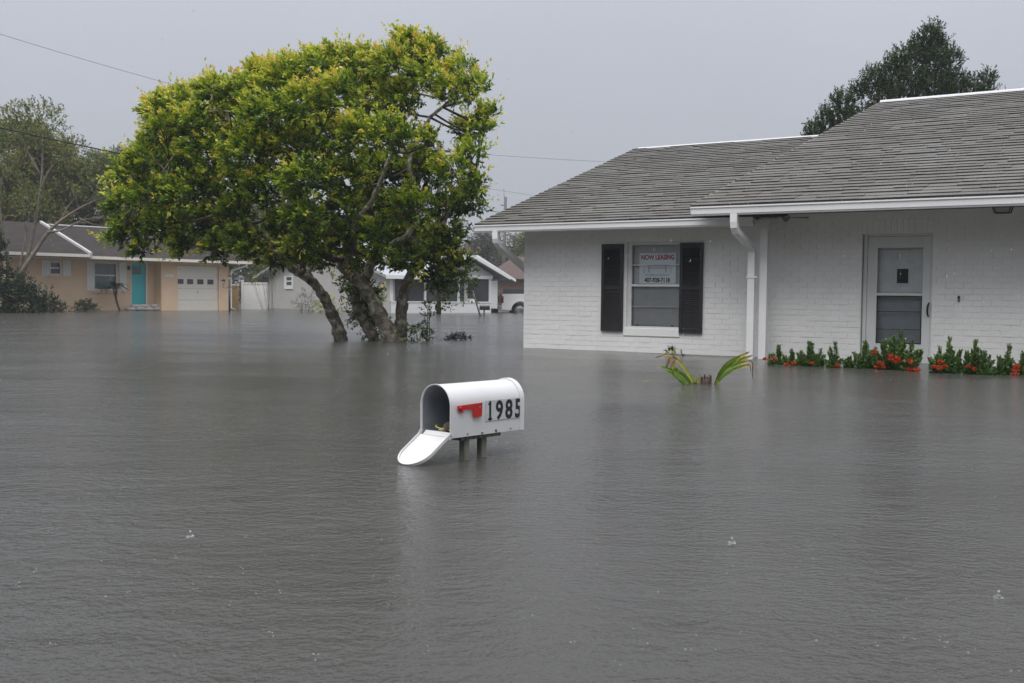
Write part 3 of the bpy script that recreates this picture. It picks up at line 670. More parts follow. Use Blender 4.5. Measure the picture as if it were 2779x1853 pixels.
# ---------------------------------------------------------------- the wind-blown tree
BLOBS = [(-1.92, 20.31, 5.54, 0.28), (-1.93, 20.49, 5.59, 0.29), (-1.47, 19.78, 5.34, 0.34), (-1.0, 19.53, 4.91, 0.3), (-1.07, 20.81, 5.18, 0.32), (-0.71, 19.56, 4.62, 0.29), (-0.76, 20.78, 4.85, 0.31), (-0.52, 20.33, 4.26, 0.25), (-0.53, 20.51, 4.29, 0.25), (-1.1, 19.17, 4.54, 0.33), (-1.22, 21.14, 4.92, 0.36), (-1.54, 18.81, 4.73, 0.4), (-1.76, 21.46, 5.27, 0.46), (-2.15, 18.76, 4.87, 0.38), (-2.46, 21.5, 5.46, 0.44), (-2.89, 20.78, 5.33, 0.39), (-2.9, 20.91, 5.36, 0.39), (-3.1, 19.0, 4.92, 0.36), (-3.47, 21.29, 5.4, 0.4), (-3.51, 18.71, 4.8, 0.35), (-4.04, 21.55, 5.39, 0.41), (-4.0, 18.87, 4.71, 0.36), (-4.54, 21.41, 5.23, 0.4), (-4.85, 20.54, 5.06, 0.27), (-4.89, 20.69, 5.1, 0.27), (-4.16, 18.93, 4.5, 0.4), (-4.7, 21.35, 4.96, 0.46), (-4.77, 18.87, 4.37, 0.37), (-5.4, 21.4, 4.85, 0.42), (-5.18, 18.45, 4.31, 0.32), (-6.12, 21.78, 4.94, 0.37), (-6.44, 20.8, 4.51, 0.39), (-6.48, 20.93, 4.53, 0.39), (-6.24, 18.88, 4.06, 0.26), (-7.07, 21.4, 4.48, 0.3), (-6.09, 18.7, 3.69, 0.35), (-7.02, 21.56, 4.12, 0.41), (-5.63, 18.94, 3.81, 0.45), (-6.35, 21.35, 4.18, 0.51), (-5.48, 20.7, 4.17, 0.51), (-5.52, 20.84, 4.19, 0.51), (-4.25, 18.31, 3.87, 0.48), (-5.09, 21.91, 4.46, 0.57), (-3.56, 18.22, 4.08, 0.48), (-4.3, 21.99, 4.75, 0.58), (-2.96, 18.17, 4.19, 0.48), (-3.6, 22.04, 4.89, 0.58), (-2.74, 21.01, 4.76, 0.53), (-2.76, 21.12, 4.78, 0.54), (-2.02, 18.99, 4.27, 0.4), (-2.26, 21.3, 4.69, 0.45), (-6.55, 19.02, 3.26, 0.31), (-7.32, 21.27, 3.54, 0.35), (-6.91, 19.28, 2.99, 0.27), (-7.54, 21.04, 3.18, 0.29), (-6.57, 20.69, 3.4, 0.47), (-6.62, 20.83, 3.42, 0.48), (-5.38, 18.86, 3.26, 0.48), (-6.11, 21.42, 3.59, 0.54), (-4.58, 18.44, 3.29, 0.5), (-5.42, 21.8, 3.73, 0.59), (-3.97, 18.75, 3.41, 0.52), (-4.56, 21.51, 3.79, 0.6), (-3.71, 21.2, 3.93, 0.59), (-3.73, 21.29, 3.94, 0.59), (-2.5, 18.03, 3.55, 0.49), (-3.07, 22.16, 4.16, 0.6), (-2.07, 18.43, 3.58, 0.38), (-2.45, 21.8, 4.07, 0.45), (-1.5, 18.8, 3.52, 0.26), (-1.71, 21.47, 3.9, 0.3), (-0.87, 20.78, 4.06, 0.2), (-0.88, 20.91, 4.08, 0.21), (-0.76, 18.92, 3.36, 0.26), (-0.86, 21.37, 3.68, 0.3), (-0.64, 18.93, 2.78, 0.23), (-0.73, 21.35, 3.03, 0.26), (-1.06, 18.56, 3.01, 0.37), (-1.24, 21.68, 3.36, 0.43), (-1.86, 20.79, 3.25, 0.49), (-1.87, 20.92, 3.27, 0.5), (-7.33, 20.1, 2.51, 0.3), (-6.47, 19.12, 2.59, 0.39), (-7.16, 21.18, 2.77, 0.43), (-5.76, 18.86, 2.65, 0.45), (-6.55, 21.42, 2.89, 0.51), (-5.54, 20.59, 2.9, 0.52), (-5.58, 20.74, 2.92, 0.53), (-4.32, 18.62, 2.71, 0.47), (-5.02, 21.63, 3.01, 0.55), (-3.53, 18.05, 2.74, 0.46), (-4.33, 22.14, 3.16, 0.56), (-2.99, 18.83, 2.9, 0.48), (-3.41, 21.44, 3.18, 0.54), (-2.6, 20.56, 3.22, 0.49), (-2.62, 20.71, 3.24, 0.49), (-0.77, 19.14, 2.49, 0.25), (-0.86, 21.17, 2.66, 0.28), (-1.16, 19.14, 2.41, 0.36), (-1.29, 21.16, 2.57, 0.4), (-1.75, 18.71, 2.41, 0.44), (-2.01, 21.55, 2.64, 0.51), (-2.62, 20.76, 2.53, 0.48), (-2.63, 20.9, 2.54, 0.48), (-2.97, 18.69, 2.28, 0.38), (-3.42, 21.57, 2.5, 0.44), (-3.54, 18.11, 2.16, 0.34), (-4.32, 22.09, 2.44, 0.42), (-4.94, 18.94, 2.24, 0.36), (-5.56, 21.34, 2.41, 0.4), (-6.04, 20.58, 2.23, 0.39), (-6.08, 20.73, 2.24, 0.39), (-6.35, 19.48, 2.11, 0.37), (-6.8, 20.85, 2.2, 0.39), (-7.21, 20.1, 2.03, 0.28), (-7.42, 20.1, 1.89, 0.18), (-6.97, 20.1, 1.68, 0.18), (-6.02, 19.45, 1.75, 0.24), (-6.47, 20.89, 1.82, 0.26), (-5.36, 19.35, 1.64, 0.24), (-5.81, 20.97, 1.7, 0.26), (-4.78, 18.91, 1.78, 0.26), (-5.4, 21.37, 1.9, 0.3), (-3.91, 20.91, 1.93, 0.34), (-3.94, 21.03, 1.94, 0.34), (-4.1, 18.99, 2.06, 0.28), (-4.6, 21.3, 2.2, 0.31), (-1.11, 19.65, 1.93, 0.27), (-1.17, 20.7, 1.99, 0.29), (-1.42, 19.43, 1.88, 0.22), (-1.52, 20.91, 1.96, 0.24), (-2.1, 20.71, 1.98, 0.34), (-2.11, 20.85, 1.99, 0.34), (-2.44, 18.77, 1.87, 0.29), (-2.8, 21.5, 2.02, 0.33), (-3.02, 19.02, 1.8, 0.26), (-3.37, 21.27, 1.91, 0.3), (-2.35, 19.31, 1.55, 0.17), (-2.56, 21.01, 1.61, 0.19), (-1.59, 20.32, 5.35, 0.25), (-1.6, 20.5, 5.39, 0.25), (-1.98, 19.73, 5.55, 0.11), (-0.54, 19.41, 3.85, 0.13), (-0.59, 20.92, 4.09, 0.14), (-4.55, 18.93, 1.6, 0.2), (-5.13, 21.35, 1.7, 0.23), (-4.56, 20.72, 1.58, 0.24), (-4.59, 20.86, 1.58, 0.24), (-3.76, 18.84, 1.46, 0.22), (-4.27, 21.43, 1.54, 0.25), (-3.38, 18.91, 1.51, 0.25), (-3.83, 21.37, 1.59, 0.28), (-3.62, 18.53, 1.7, 0.26), (-4.24, 21.71, 1.84, 0.3), (-1.38, 20.1, 1.59, 0.25), (-1.09, 20.1, 1.71, 0.21), (-1.68, 19.76, 1.49, 0.24), (-1.21, 20.1, 1.22, 0.2), (-3.0, 20.52, 1.59, 0.24), (-3.03, 20.68, 1.59, 0.24), (-1.46, 20.1, 1.18, 0.21), (-1.97, 19.45, 1.49, 0.21), (-2.12, 20.89, 1.54, 0.22), (-0.97, 20.1, 1.43, 0.16)]
STEMS = {
  'A': [(-3.19, 20.0, -0.083), (-3.212, 19.96, 0.016), (-3.275, 19.92, 0.266), (-3.38, 19.88, 0.507), (-3.477, 19.84, 0.747), (-3.614, 19.8, 0.966), (-3.785, 19.76, 1.141), (-4.037, 19.72, 1.302), (-4.22, 19.68, 1.469), (-4.416, 19.64, 1.723), (-4.691, 19.6, 2.056)],
  'A2': [(-3.66, 19.9, 0.993), (-3.846, 20.075, 1.264), (-3.901, 20.25, 1.616), (-4.077, 20.425, 1.973), (-4.361, 20.6, 2.406)],
  'B': [(-2.584, 20.15, -0.084), (-2.61, 20.133, 0.008), (-2.756, 20.117, 0.265), (-2.915, 20.1, 0.55), (-2.969, 20.083, 0.765), (-2.94, 20.067, 0.96), (-2.869, 20.05, 1.1)],
  'C': [(-2.182, 19.8, -0.084), (-2.221, 19.775, 0.013), (-2.356, 19.75, 0.28), (-2.505, 19.725, 0.56), (-2.647, 19.7, 0.838), (-2.828, 19.675, 1.082), (-3.043, 19.65, 1.263), (-3.142, 19.625, 1.41), (-3.037, 19.6, 1.593), (-2.939, 19.575, 1.789), (-2.923, 19.55, 2.138), (-3.123, 19.525, 2.604), (-3.39, 19.5, 3.201)],
  'D': [(-2.805, 19.95, 0.996), (-2.707, 19.975, 1.307), (-2.628, 20.0, 1.537), (-2.438, 20.025, 1.685), (-2.199, 20.05, 1.847), (-1.987, 20.075, 1.975), (-1.86, 20.1, 2.324), (-1.831, 20.125, 2.81), (-1.975, 20.15, 3.364), (-1.635, 20.175, 4.129), (-1.361, 20.2, 4.412)],
  'E': [(-2.086, 20.2, -0.102), (-2.13, 20.209, 0.059), (-2.125, 20.218, 0.339), (-2.107, 20.227, 0.697), (-2.04, 20.236, 0.985), (-1.93, 20.245, 1.273), (-1.778, 20.255, 1.491), (-1.605, 20.264, 1.696), (-1.418, 20.273, 1.992), (-1.282, 20.282, 2.413), (-1.076, 20.291, 2.834), (-0.764, 20.3, 3.151)],
  'F': [(-2.945, 19.7, 2.148), (-2.614, 19.75, 2.63), (-2.35, 19.8, 3.248), (-2.154, 19.85, 3.868), (-1.889, 19.9, 4.489), (-1.83, 19.95, 5.11), (-1.906, 20.0, 5.595)],
  'G': [(-4.691, 19.6, 2.056), (-5.219, 19.55, 2.451), (-5.744, 19.5, 2.709), (-6.333, 19.45, 2.832), (-6.784, 19.4, 2.955)],
  'H': [(-3.39, 19.5, 3.201), (-3.982, 19.433, 3.653), (-4.635, 19.367, 4.034), (-5.283, 19.3, 4.148)],
}
def tree_main():
    T = tag(empty('windswept_tree', (-2.4, 20.0, 0)), 'broad wind-blown tree with yellow-green leaves and several leaning lichen-grey trunks', 'tree')
    off = Vector((-2.4, 20.0, 0))
    rad = {'A': (.140, .055), 'A2': (.065, .03), 'B': (.11, .08), 'C': (.175, .05), 'D': (.10, .03), 'E': (.145, .045), 'F': (.05, .02), 'G': (.045, .015), 'H': (.04, .015)}
    nodes = []
    for k, pts in STEMS.items():
        P = spline([Vector(p) - off for p in pts], 5); n = len(P); r0, r1 = rad[k]
        for p in P:
            p += Vector((random.gauss(0, .010), random.gauss(0, .010), 0))
        rr = [r0 + (r1 - r0) * (i / (n - 1)) ** .8 for i in range(n)]
        if k in 'ABCE':
            for i in range(3): rr[i] *= 1.12
            P[0].z = min(P[0].z, -.6)
        tube('trunk' if k in 'ABCE' else 'limb', P, [q * (1 + .07 * math.sin(i * .9 + len(k)) + random.uniform(-.03, .04)) for i, q in enumerate(rr)], 'bark', T, 14, .045)
        for i, p in enumerate(P):
            if p.z > 1.2: nodes.append((p, rr[i]))
    # burls and cut stubs on the trunks
    st = []
    for (px, py, pz, dx, dz, ln) in ((-.56, 19.6, 1.62, -.6, .5, .16), (-.98, 19.75, 1.2, .9, .3, .12), (-1.15, 19.9, .75, .8, .5, .1), (-.85, 19.6, 1.55, .5, .7, .2)):
        a = Vector((px - 1.9, py, pz)) - off; st.append(([a, a + Vector((dx, -.2, dz)).normalized() * ln], [.04, .025]))
    # boughs out to each leaf mass
    L = []
    r = random.Random(2)
    for (bx, by, bz, br) in BLOBS:
        c = Vector((bx, by, bz)) - off
        best = min(nodes, key=lambda q: (q[0] - c).length + (0.9 if q[0].z > c.z + .2 else 0))
        a, ra = best; mid = (a + c) / 2 + Vector((r.uniform(-.12, .12), r.uniform(-.15, .15), -.10 + r.uniform(-.1, .1)))
        pts = spline([a, mid, c], 5); m = len(pts); r0 = min(ra * .7, .045)
        L.append((pts, [r0 + (.010 - r0) * i / (m - 1) for i in range(m)]))
        for q in range(5):
            d = Vector((r.gauss(-.25, 1), r.gauss(0, 1), r.gauss(.2, .8))).normalized()
            b = pts[r.randrange(m // 2, m)]; e = c + d * br * .95
            L.append((spline([b, (b + e) / 2 + Vector((0, 0, .05)), e], 3), [.012, .010, .009, .008, .006, .005, .004]))
    stuff(tubes('branches', L, 'twig_bark', T, 6))
    # a bare bough hanging out on the right
    bare = []
    # leaves: sprays of leaves on twigs around every leaf mass
    Pq, Dq, Lq, Wq, Tq = [], [], [], [], []
    wind = np.array([-.55, -.05, .12])
    for (bx, by, bz, br) in BLOBS:
        c = np.array((bx, by, bz)) - np.array(off); br = br * .95 - .03
        nt_ = int(22 + 340 * br * br)
        if bx > -1.6 and bz < 5.2: nt_ = int(nt_ * .60)
        d = rand_dirs(nt_); d[:, 2] += .15; d = unit(d)
        base = c + d * (br * rng.uniform(.30, .95, (nt_, 1)) ** .8) * np.array([1.0, 1.05, .80])
        td = unit(d * .75 + wind + np.array([0, 0, .30]) + rng.normal(0, .35, (nt_, 3)))
        tl = rng.uniform(.14, .30, nt_)
        k = 21
        t = np.linspace(.08, 1.0, k)[None, :] * np.ones((nt_, 1)) + rng.normal(0, .03, (nt_, k))
        pos = base[:, None] + td[:, None] * (t * tl[:, None])[..., None] + rng.normal(0, .014, (nt_, k, 3))
        rad_ = rand_dirs(nt_ * k).reshape(nt_, k, 3)
        ld = unit(td[:, None] * .85 + rad_ * .75 + wind * .35)
        ll = rng.uniform(.070, .118, (nt_, k)) * (1.05 - .25 * t)
        # fresh yellow growth at the twig ends of the crown's outside
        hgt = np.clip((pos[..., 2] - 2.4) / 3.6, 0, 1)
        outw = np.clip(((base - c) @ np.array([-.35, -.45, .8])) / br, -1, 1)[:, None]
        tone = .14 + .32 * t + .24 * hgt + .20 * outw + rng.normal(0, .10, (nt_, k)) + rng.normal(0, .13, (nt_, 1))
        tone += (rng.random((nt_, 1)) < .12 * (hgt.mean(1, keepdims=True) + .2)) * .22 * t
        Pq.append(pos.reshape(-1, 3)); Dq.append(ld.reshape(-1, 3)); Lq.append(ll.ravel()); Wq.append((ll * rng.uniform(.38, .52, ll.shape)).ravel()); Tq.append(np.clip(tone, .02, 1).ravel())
    # long shoots that stick out of the crown
    for (bx, by, bz, br) in BLOBS:
        for q in range(3):
            c = np.array((bx, by, bz)) - np.array(off); d = unit(rng.normal(0, 1, 3) * np.array([1, .6, .7]) + np.array([-.35, 0, .35])); k = 16
            t = np.linspace(.1, 1, k); ln = rng.uniform(.25, .5); p0 = c + d * br * .6
            pos = p0 + d * (t * ln)[:, None] + rng.normal(0, .022, (k, 3)); ld = unit(d * .8 + rand_dirs(k) * .8 + wind * .3); ll = rng.uniform(.06, .10, k)
            Pq.append(pos); Dq.append(ld); Lq.append(ll); Wq.append(ll * .45); Tq.append(np.clip(.45 + .35 * t + rng.normal(0, .1, k), .05, 1))
    # suckers low on the trunks
    for (sx, sy, sz, n_) in ((-3.05, 20.3, 1.25, 90), (-2.75, 20.4, .85, 110), (-2.85, 20.4, .45, 100), (-2.6, 20.5, .22, 80), (-2.95, 20.4, .9, 70), (-1.30, 20.3, 1.15, 60), (-1.0, 20.2, 1.35, 50), (-1.45, 20.4, .8, 30), (-1.75, 19.9, .12, 12), (-1.95, 19.6, .03, 10), (-3.0, 19.9, 1.0, 45), (-.95, 20.2, 1.0, 30)):
        c = np.array((sx, sy, sz)) - np.array(off); nt_ = n_
        d = rand_dirs(nt_); base = c + d * rng.uniform(.02, .26, (nt_, 1)) * np.array([1, 1, .8]); base[:, 2] = np.maximum(base[:, 2], .02)
        td = unit(d + np.array([.1, -.2, .3])); k = 9; t = np.linspace(.1, 1, k)[None, :] * np.ones((nt_, 1))
        pos = base[:, None] + td[:, None] * (t * .16)[..., None]; ld = unit(td[:, None] * .7 + rand_dirs(nt_ * k).reshape(nt_, k, 3) * .8)
        ll = rng.uniform(.05, .085, (nt_, k))
        Pq.append(pos.reshape(-1, 3)); Dq.append(ld.reshape(-1, 3)); Lq.append(ll.ravel()); Wq.append((ll * .45).ravel()); Tq.append(np.clip(.25 + rng.normal(0, .16, nt_ * k), .02, .72))
    P, D, Ln, W_, Tn = map(np.concatenate, (Pq, Dq, Lq, Wq, Tq))
    ok = P[:, 2] > .015
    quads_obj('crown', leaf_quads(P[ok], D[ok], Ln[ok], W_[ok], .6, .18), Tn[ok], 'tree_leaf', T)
    print('tree leaves', ok.sum())
tree_main()

# ---------------------------------------------------------------- generic trees and shrubs
def foliage(name, blobs, mat, parent, dens, leaf, asp, twig, k=8, up=.3, drift=(-.3, 0, 0), tone0=.4, tsd=.18, flat=.8, shell=.4, zmin=.02):
    Pq, Dq, Lq, Wq, Tq = [], [], [], [], []
    drift = np.array(drift)
    for (x, y, z, br) in blobs:
        n = max(4, int(dens * br * br)); d = rand_dirs(n)
        base = np.array((x, y, z)) + d * br * rng.uniform(shell, 1.0, (n, 1)) * np.array([1, 1, flat])
        td = unit(d * .8 + drift + np.array([0, 0, up]) + rng.normal(0, .3, (n, 3)))
        t = np.linspace(.05, 1, k)[None, :] * np.ones((n, 1)); tl = twig * rng.uniform(.6, 1.2, (n, 1))
        pos = base[:, None] + td[:, None] * (t * tl)[..., None]
        ld = unit(td[:, None] * .9 + rand_dirs(n * k).reshape(n, k, 3) * .7)
        ll = leaf * rng.uniform(.7, 1.2, (n, k))
        tone = tone0 + .15 * d[:, 2:3] + .15 * (t - .5) + rng.normal(0, tsd, (n, 1)) + rng.normal(0, tsd * .6, (n, k))
        Pq.append(pos.reshape(-1, 3)); Dq.append(ld.reshape(-1, 3)); Lq.append(ll.ravel()); Wq.append((ll * asp).ravel()); Tq.append(np.clip(tone, 0, 1).ravel())
    P, D, Ln, W_, Tn = map(np.concatenate, (Pq, Dq, Lq, Wq, Tq)); ok = P[:, 2] > zmin
    return quads_obj(name, leaf_quads(P[ok], D[ok], Ln[ok], W_[ok], .8), Tn[ok], mat, parent)
def tree(name, label, loc, trunks, blobs, mat, bark, dens, leaf, asp, twig, group=None, cat='tree', **kw):
    T = tag(empty(name, loc), label, cat, group); o = Vector(loc)
    B = [(x - o.x, y - o.y, z - o.z, r) for x, y, z, r in blobs]
    nodes = []
    for pts, r0, r1 in trunks:
        P = spline([Vector(p) - o for p in pts], 4); n = len(P)
        tube('trunk', P, [r0 + (r1 - r0) * i / (n - 1) for i in range(n)], bark, T, 8, .05); nodes += [(p, r0 + (r1 - r0) * i / (n - 1)) for i, p in enumerate(P)][n // 3:]
    L = []
    for x, y, z, r in B:
        c = Vector((x, y, z)); a, ra = min(nodes, key=lambda q: (q[0] - c).length + (.8 if q[0].z > z else 0))
        pts = spline([a, (a + c) / 2 + Vector((0, 0, -.1)), c], 3); m = len(pts)
        L.append((pts, [max(.006, min(ra * .6, .07)) * (1 - .8 * i / (m - 1)) for i in range(m)]))
        for q in range(2):
            e = c + Vector((random.gauss(0, 1), random.gauss(0, 1), random.gauss(.4, .8))).normalized() * r * .9
            L.append(([c, (c + e) / 2, e], [.02 * min(1, r), .014 * min(1, r), .006]))
    stuff(tubes('branches', L, bark, T, 5))
    foliage('crown', B, mat, T, dens, leaf, asp, twig, **kw)
    return T
def blobcloud(cx, cy, cz, rx, ry, rz, n, r0, r1, seed):
    q = random.Random(seed); out = []
    for i in range(n):
        while True:
            a, b, c = q.uniform(-1, 1), q.uniform(-1, 1), q.uniform(-1, 1)
            if .25 < a * a + b * b + c * c < 1: break
        out.append((cx + a * rx, cy + b * ry, cz + c * rz, q.uniform(r0, r1)))
    return out
# the cedar behind the brick house
cb = [(9.3, 33, 5.9, .45), (9.7, 33.2, 6.35, .5), (10.1, 33, 6.9, .45), (10.25, 32.8, 6.2, .6), (10.9, 33, 6.3, .6), (10.75, 33.3, 7.3, .35), (11.1, 33, 7.6, .5), (11.4, 32.8, 7.0, .65), (11.6, 33, 7.9, .5), (12.0, 33, 8.2, .5), (12.05, 32.7, 7.4, .7), (12.4, 33, 8.6, .42), (12.75, 33, 9.0, .42), (13.05, 33.2, 8.75, .38), (12.75, 32.8, 8.1, .65), (13.35, 33, 8.3, .4), (12.9, 32.8, 7.3, .7), (13.55, 33, 7.5, .5), (13.6, 33.2, 6.9, .6), (14.2, 33, 7.1, .45), (14.6, 33.1, 7.75, .26), (14.55, 33, 7.35, .3), (14.2, 33.3, 7.6, .25), (11.6, 33, 6.3, .6), (12.6, 33, 6.4, .7), (10.2, 33, 5.6, .6), (11.0, 33.5, 5.5, .7), (12.2, 33.5, 5.5, .8), (13.4, 33.2, 6.0, .7)]
cb = [(x, y, z - .08, r * .82) for x, y, z, r in cb]
tree('cedar_tree', 'dark green cedar rising behind the shingled roof of the brick house', (12.0, 33.5, -.3),
     [([(12.0, 33.5, -.6), (12.1, 33.4, 3), (12.3, 33.2, 6), (12.6, 33.1, 8.2)], .22, .05), ([(12.05, 33.4, 3.2), (11.2, 33.2, 5.0), (10.2, 33.0, 6.3)], .12, .03), ([(12.2, 33.3, 4.5), (13.4, 33.1, 6.2), (14.4, 33, 7.3)], .10, .02)],
     cb, 'cedar_leaf', 'twig_bark', 1050, .095, .36, .26, k=11, up=1.0, drift=(-.05, 0, 0), shell=.25, flat=1.15)
tree('cedar_tree', 'tip of a second cedar showing over the roof ridge at the right edge', (15.7, 34.5, -.3),
     [([(15.7, 34.5, -.6), (15.7, 34.4, 4), (15.8, 34.3, 6.9)], .15, .03)], [(15.4, 34.4, 7.0, .4), (15.95, 34.4, 7.15, .42), (16.4, 34.4, 6.9, .5), (15.9, 34.4, 6.3, .7)], 'cedar_leaf', 'twig_bark', 300, .085, .30, .30, k=9, up=1.0, drift=(0, 0, 0), shell=.25)
# trees behind the orange house
tree('oak_tree', 'tall olive-brown tree at the left edge behind the orange house', (-26.5, 58, -.3),
     [([(-26.8, 58, -.6), (-26.6, 58, 3), (-26.4, 58, 6), (-26.6, 58, 9)], .3, .08), ([(-26.6, 58, 3.2), (-28, 58, 5.5), (-29, 58, 8)], .2, .06), ([(-26.5, 58, 4), (-25.4, 57.8, 6), (-24.8, 57.8, 7.6)], .14, .05)],
     blobcloud(-27.0, 58.5, 6.6, 2.9, 2.0, 3.3, 36, .6, 1.1, 3) + [(-27.2, 58, 9.3, .8), (-26.0, 58, 9.2, .7), (-25.1, 58, 8.3, .7), (-24.6, 58, 7.4, .6), (-28.5, 58, 9.2, .8)], 'back_leaf', 'pale_bark', 360, .15, .55, .40, group='trees behind the orange house', k=8, tone0=.62, tsd=.2)
tree('oak_tree', 'rounded dark green tree behind the orange house between the olive tree and the windswept tree', (-22.5, 60, -.3),
     [([(-22.5, 60, -.6), (-22.4, 60, 3), (-22.5, 60, 6.5)], .28, .08)],
     blobcloud(-22.7, 60.5, 5.6, 3.2, 1.8, 2.7, 34, .7, 1.2, 5) + [(-23.4, 60, 8.0, .8), (-22.2, 60, 8.2, .7), (-21.2, 60, 8.2, .8), (-20.4, 60, 8.8, .7), (-24.2, 60, 7.0, .8)], 'back_leaf', 'twig_bark', 340, .14, .5, .40, group='trees behind the orange house', k=8, tone0=.35, tsd=.16)
tree('oak_tree', 'dark leafy tree filling the gap between the orange house and the grey house', (-15.5, 66, -.3),
     [([(-15.5, 66, -.6), (-15.4, 66, 3), (-15.6, 66, 5)], .25, .08)],
     blobcloud(-15.5, 66.5, 4.3, 4.2, 1.8, 2.3, 34, .8, 1.3, 8), 'back_leaf', 'twig_bark', 130, .15, .5, .40, group='trees behind the orange house', k=8, tone0=.28, tsd=.16)
tree('oak_tree', 'grey-green tree behind the white roof, hidden mostly by the windswept tree', (-8.5, 74, -.3),
     [([(-8.5, 74, -.6), (-8.4, 74, 3), (-8.6, 74, 5)], .25, .08)],
     blobcloud(-8.5, 74.5, 4.5, 3.6, 1.8, 2.5, 26, .8, 1.3, 9), 'back_leaf', 'twig_bark', 110, .16, .5, .42, k=8, tone0=.4, tsd=.16)
# pale, half bare tree in front of the orange house at the left
def bare_tree():
    r = random.Random(12)
    T = tag(empty('bare_tree', (-19.5, 42.6, 0)), 'pale leaning half-bare tree in front of the left end of the orange house', 'tree'); o = Vector((-21.6, 47.2, 0))
    main = [([(-22.3, 47, -.6), (-22.0, 47, 1.0), (-21.2, 47, 2.3), (-20.4, 46.8, 3.3), (-19.4, 46.6, 4.0), (-18.6, 46.5, 4.4), (-17.9, 46.5, 4.7)], .12, .02),
            ([(-20.5, 46.8, 3.2), (-19.8, 46.6, 3.3), (-19.0, 46.6, 3.7), (-18.4, 46.5, 3.65)], .05, .015), ([(-20.0, 46.7, 3.6), (-19.6, 46.7, 4.3), (-18.9, 46.6, 5.0)], .04, .012), ([(-19.2, 46.6, 3.75), (-18.6, 46.6, 3.5), (-17.9, 46.5, 3.45)], .03, .008),
            ([(-22.4, 47.3, -.6), (-21.6, 47.3, 2), (-21.0, 47.3, 5.0), (-20.9, 47.3, 7.5)], .12, .05), ([(-22.6, 47.4, -.6), (-22.4, 47.4, 2.0), (-22.7, 47.4, 4.5), (-22.2, 47.5, 7.0)], .09, .03),
            ([(-21.1, 47.3, 4.8), (-20.5, 47.3, 5.9), (-19.8, 47.3, 6.2)], .05, .015), ([(-21.0, 47.3, 5.5), (-21.6, 47.3, 6.6), (-21.9, 47.3, 7.6)], .05, .02), ([(-22.6, 47.4, 3.5), (-23.3, 47.4, 5.0), (-23.6, 47.4, 6.2)], .05, .02), ([(-21.9, 47.1, 1.3), (-21.5, 47.1, 3.2), (-21.3, 47.1, 4.4)], .05, .02)]
    main = [(pts, a, b * .4) for pts, a, b in main]
    L = []
    for pts, a, b in main:
        P = spline([Vector(p) - o for p in pts], 4); n = len(P)
        L.append((P, [a + (b - a) * i / (n - 1) for i in range(n)]))
        for q in range(7):
            s = P[r.randrange(n // 2, n)]; d = (P[-1] - P[0]).normalized() + Vector((r.gauss(0, .5), r.gauss(0, .4), r.gauss(.2, .4))); e = s + d.normalized() * r.uniform(.3, 1.0)
            L.append(([s, (s + e) / 2 + Vector((0, 0, .05)), e], [.016, .012, .006]))
    for i, (P, R_) in enumerate(L):
        if R_[0] > .04: tube('trunk' if R_[0] > .08 else 'limb', P, R_, 'pale_bark', T, 8, .05)
    stuff(tubes('twigs', [l for l in L if l[1][0] <= .04], 'pale_bark', T, 5))
    foliage('leaves', [(-21.0 - o.x, 47.3 - o.y, 7.6, 1.0), (-21.9 - o.x, 47.3 - o.y, 7.4, .9), (-23.3 - o.x, 47.4 - o.y, 6.3, 1.0), (-19.9 - o.x, 47.3 - o.y, 6.4, .8), (-18.7 - o.x, 46.6 - o.y, 4.9, .5), (-22.6 - o.x, 47.4 - o.y, 5.3, .9), (-21.3 - o.x, 47.1 - o.y, 4.6, .7)], 'back_leaf', T, 200, .12, .5, .35, k=7, tone0=.45)
bare_tree()
def shrub(name, label, loc, blobs, mat, dens, leaf, asp, twig, group=None, stems=5, bark='twig_bark', cat='shrub', **kw):
    S = tag(empty(name, loc), label, cat, group); L = []
    for (x, y, z, r) in blobs:
        for q in range(stems):
            a = Vector((x * .3 + random.gauss(0, .06), y * .3, -.4)); e = Vector((x, y, z)) + Vector((random.gauss(0, .5), random.gauss(0, .5), random.gauss(.2, .5))) * r
            L.append((spline([a, (a + e) / 2 + Vector((random.gauss(0, .1) * r, 0, 0)), e], 3), [.018 * max(.4, r)] + [.012 * max(.4, r)] * 5 + [.005]))
    tubes('stems', L, bark, S, 5)
    foliage('foliage', blobs, mat, S, dens, leaf, asp, twig, **kw); return S
shrub('large_bush', 'large dark leafy bush at the left edge in front of the orange house', (-19.6, 42, 0), [(-.5, 0, .5, .7), (.4, 0, .35, .55), (-.7, .2, 1.3, .6), (-.1, 0, .95, .45), (.55, .1, .75, .35), (.9, 0, .25, .45), (1.15, 0, .45, .28), (-.9, 0, 1.9, .5), (-1.3, 0, 1.0, .8), (1.25, 0, .85, .16), (.35, 0, 1.25, .25), (-1.2, .2, 2.3, .4), (-1.0, 0, 2.9, .4), (-1.3, 0, 3.5, .45), (-.7, 0, 2.5, .3)], 'bush_leaf', 420, .12, .55, .28, k=8, tone0=.30, up=.2)
shrub('low_shrub', 'low clipped shrub under the small window of the orange house', (-19.62, 45.7, 0), [(0, 0, .16, .36), (-.3, 0, .12, .28), (.3, 0, .1, .26)], 'bush_leaf', 900, .08, .4, .14, group='low shrubs along the orange house', k=7, tone0=.35)
shrub('low_shrub', 'low clipped shrub just left of the little palm by the orange house', (-18.70, 46.6, 0), [(0, 0, .18, .36), (-.25, 0, .12, .28), (.3, 0, .12, .26)], 'bush_leaf', 900, .08, .4, .14, group='low shrubs along the orange house', k=7, tone0=.3)
shrub('silver_shrub', 'thin silvery shrub in front of the grey gable wall', (-9.75, 50, 0), [(0, 0, .55, .38), (.15, 0, .9, .28), (-.3, 0, .35, .3), (.3, 0, .3, .35)], 'silver_leaf', 190, .085, .4, .22, k=7, tone0=.5)
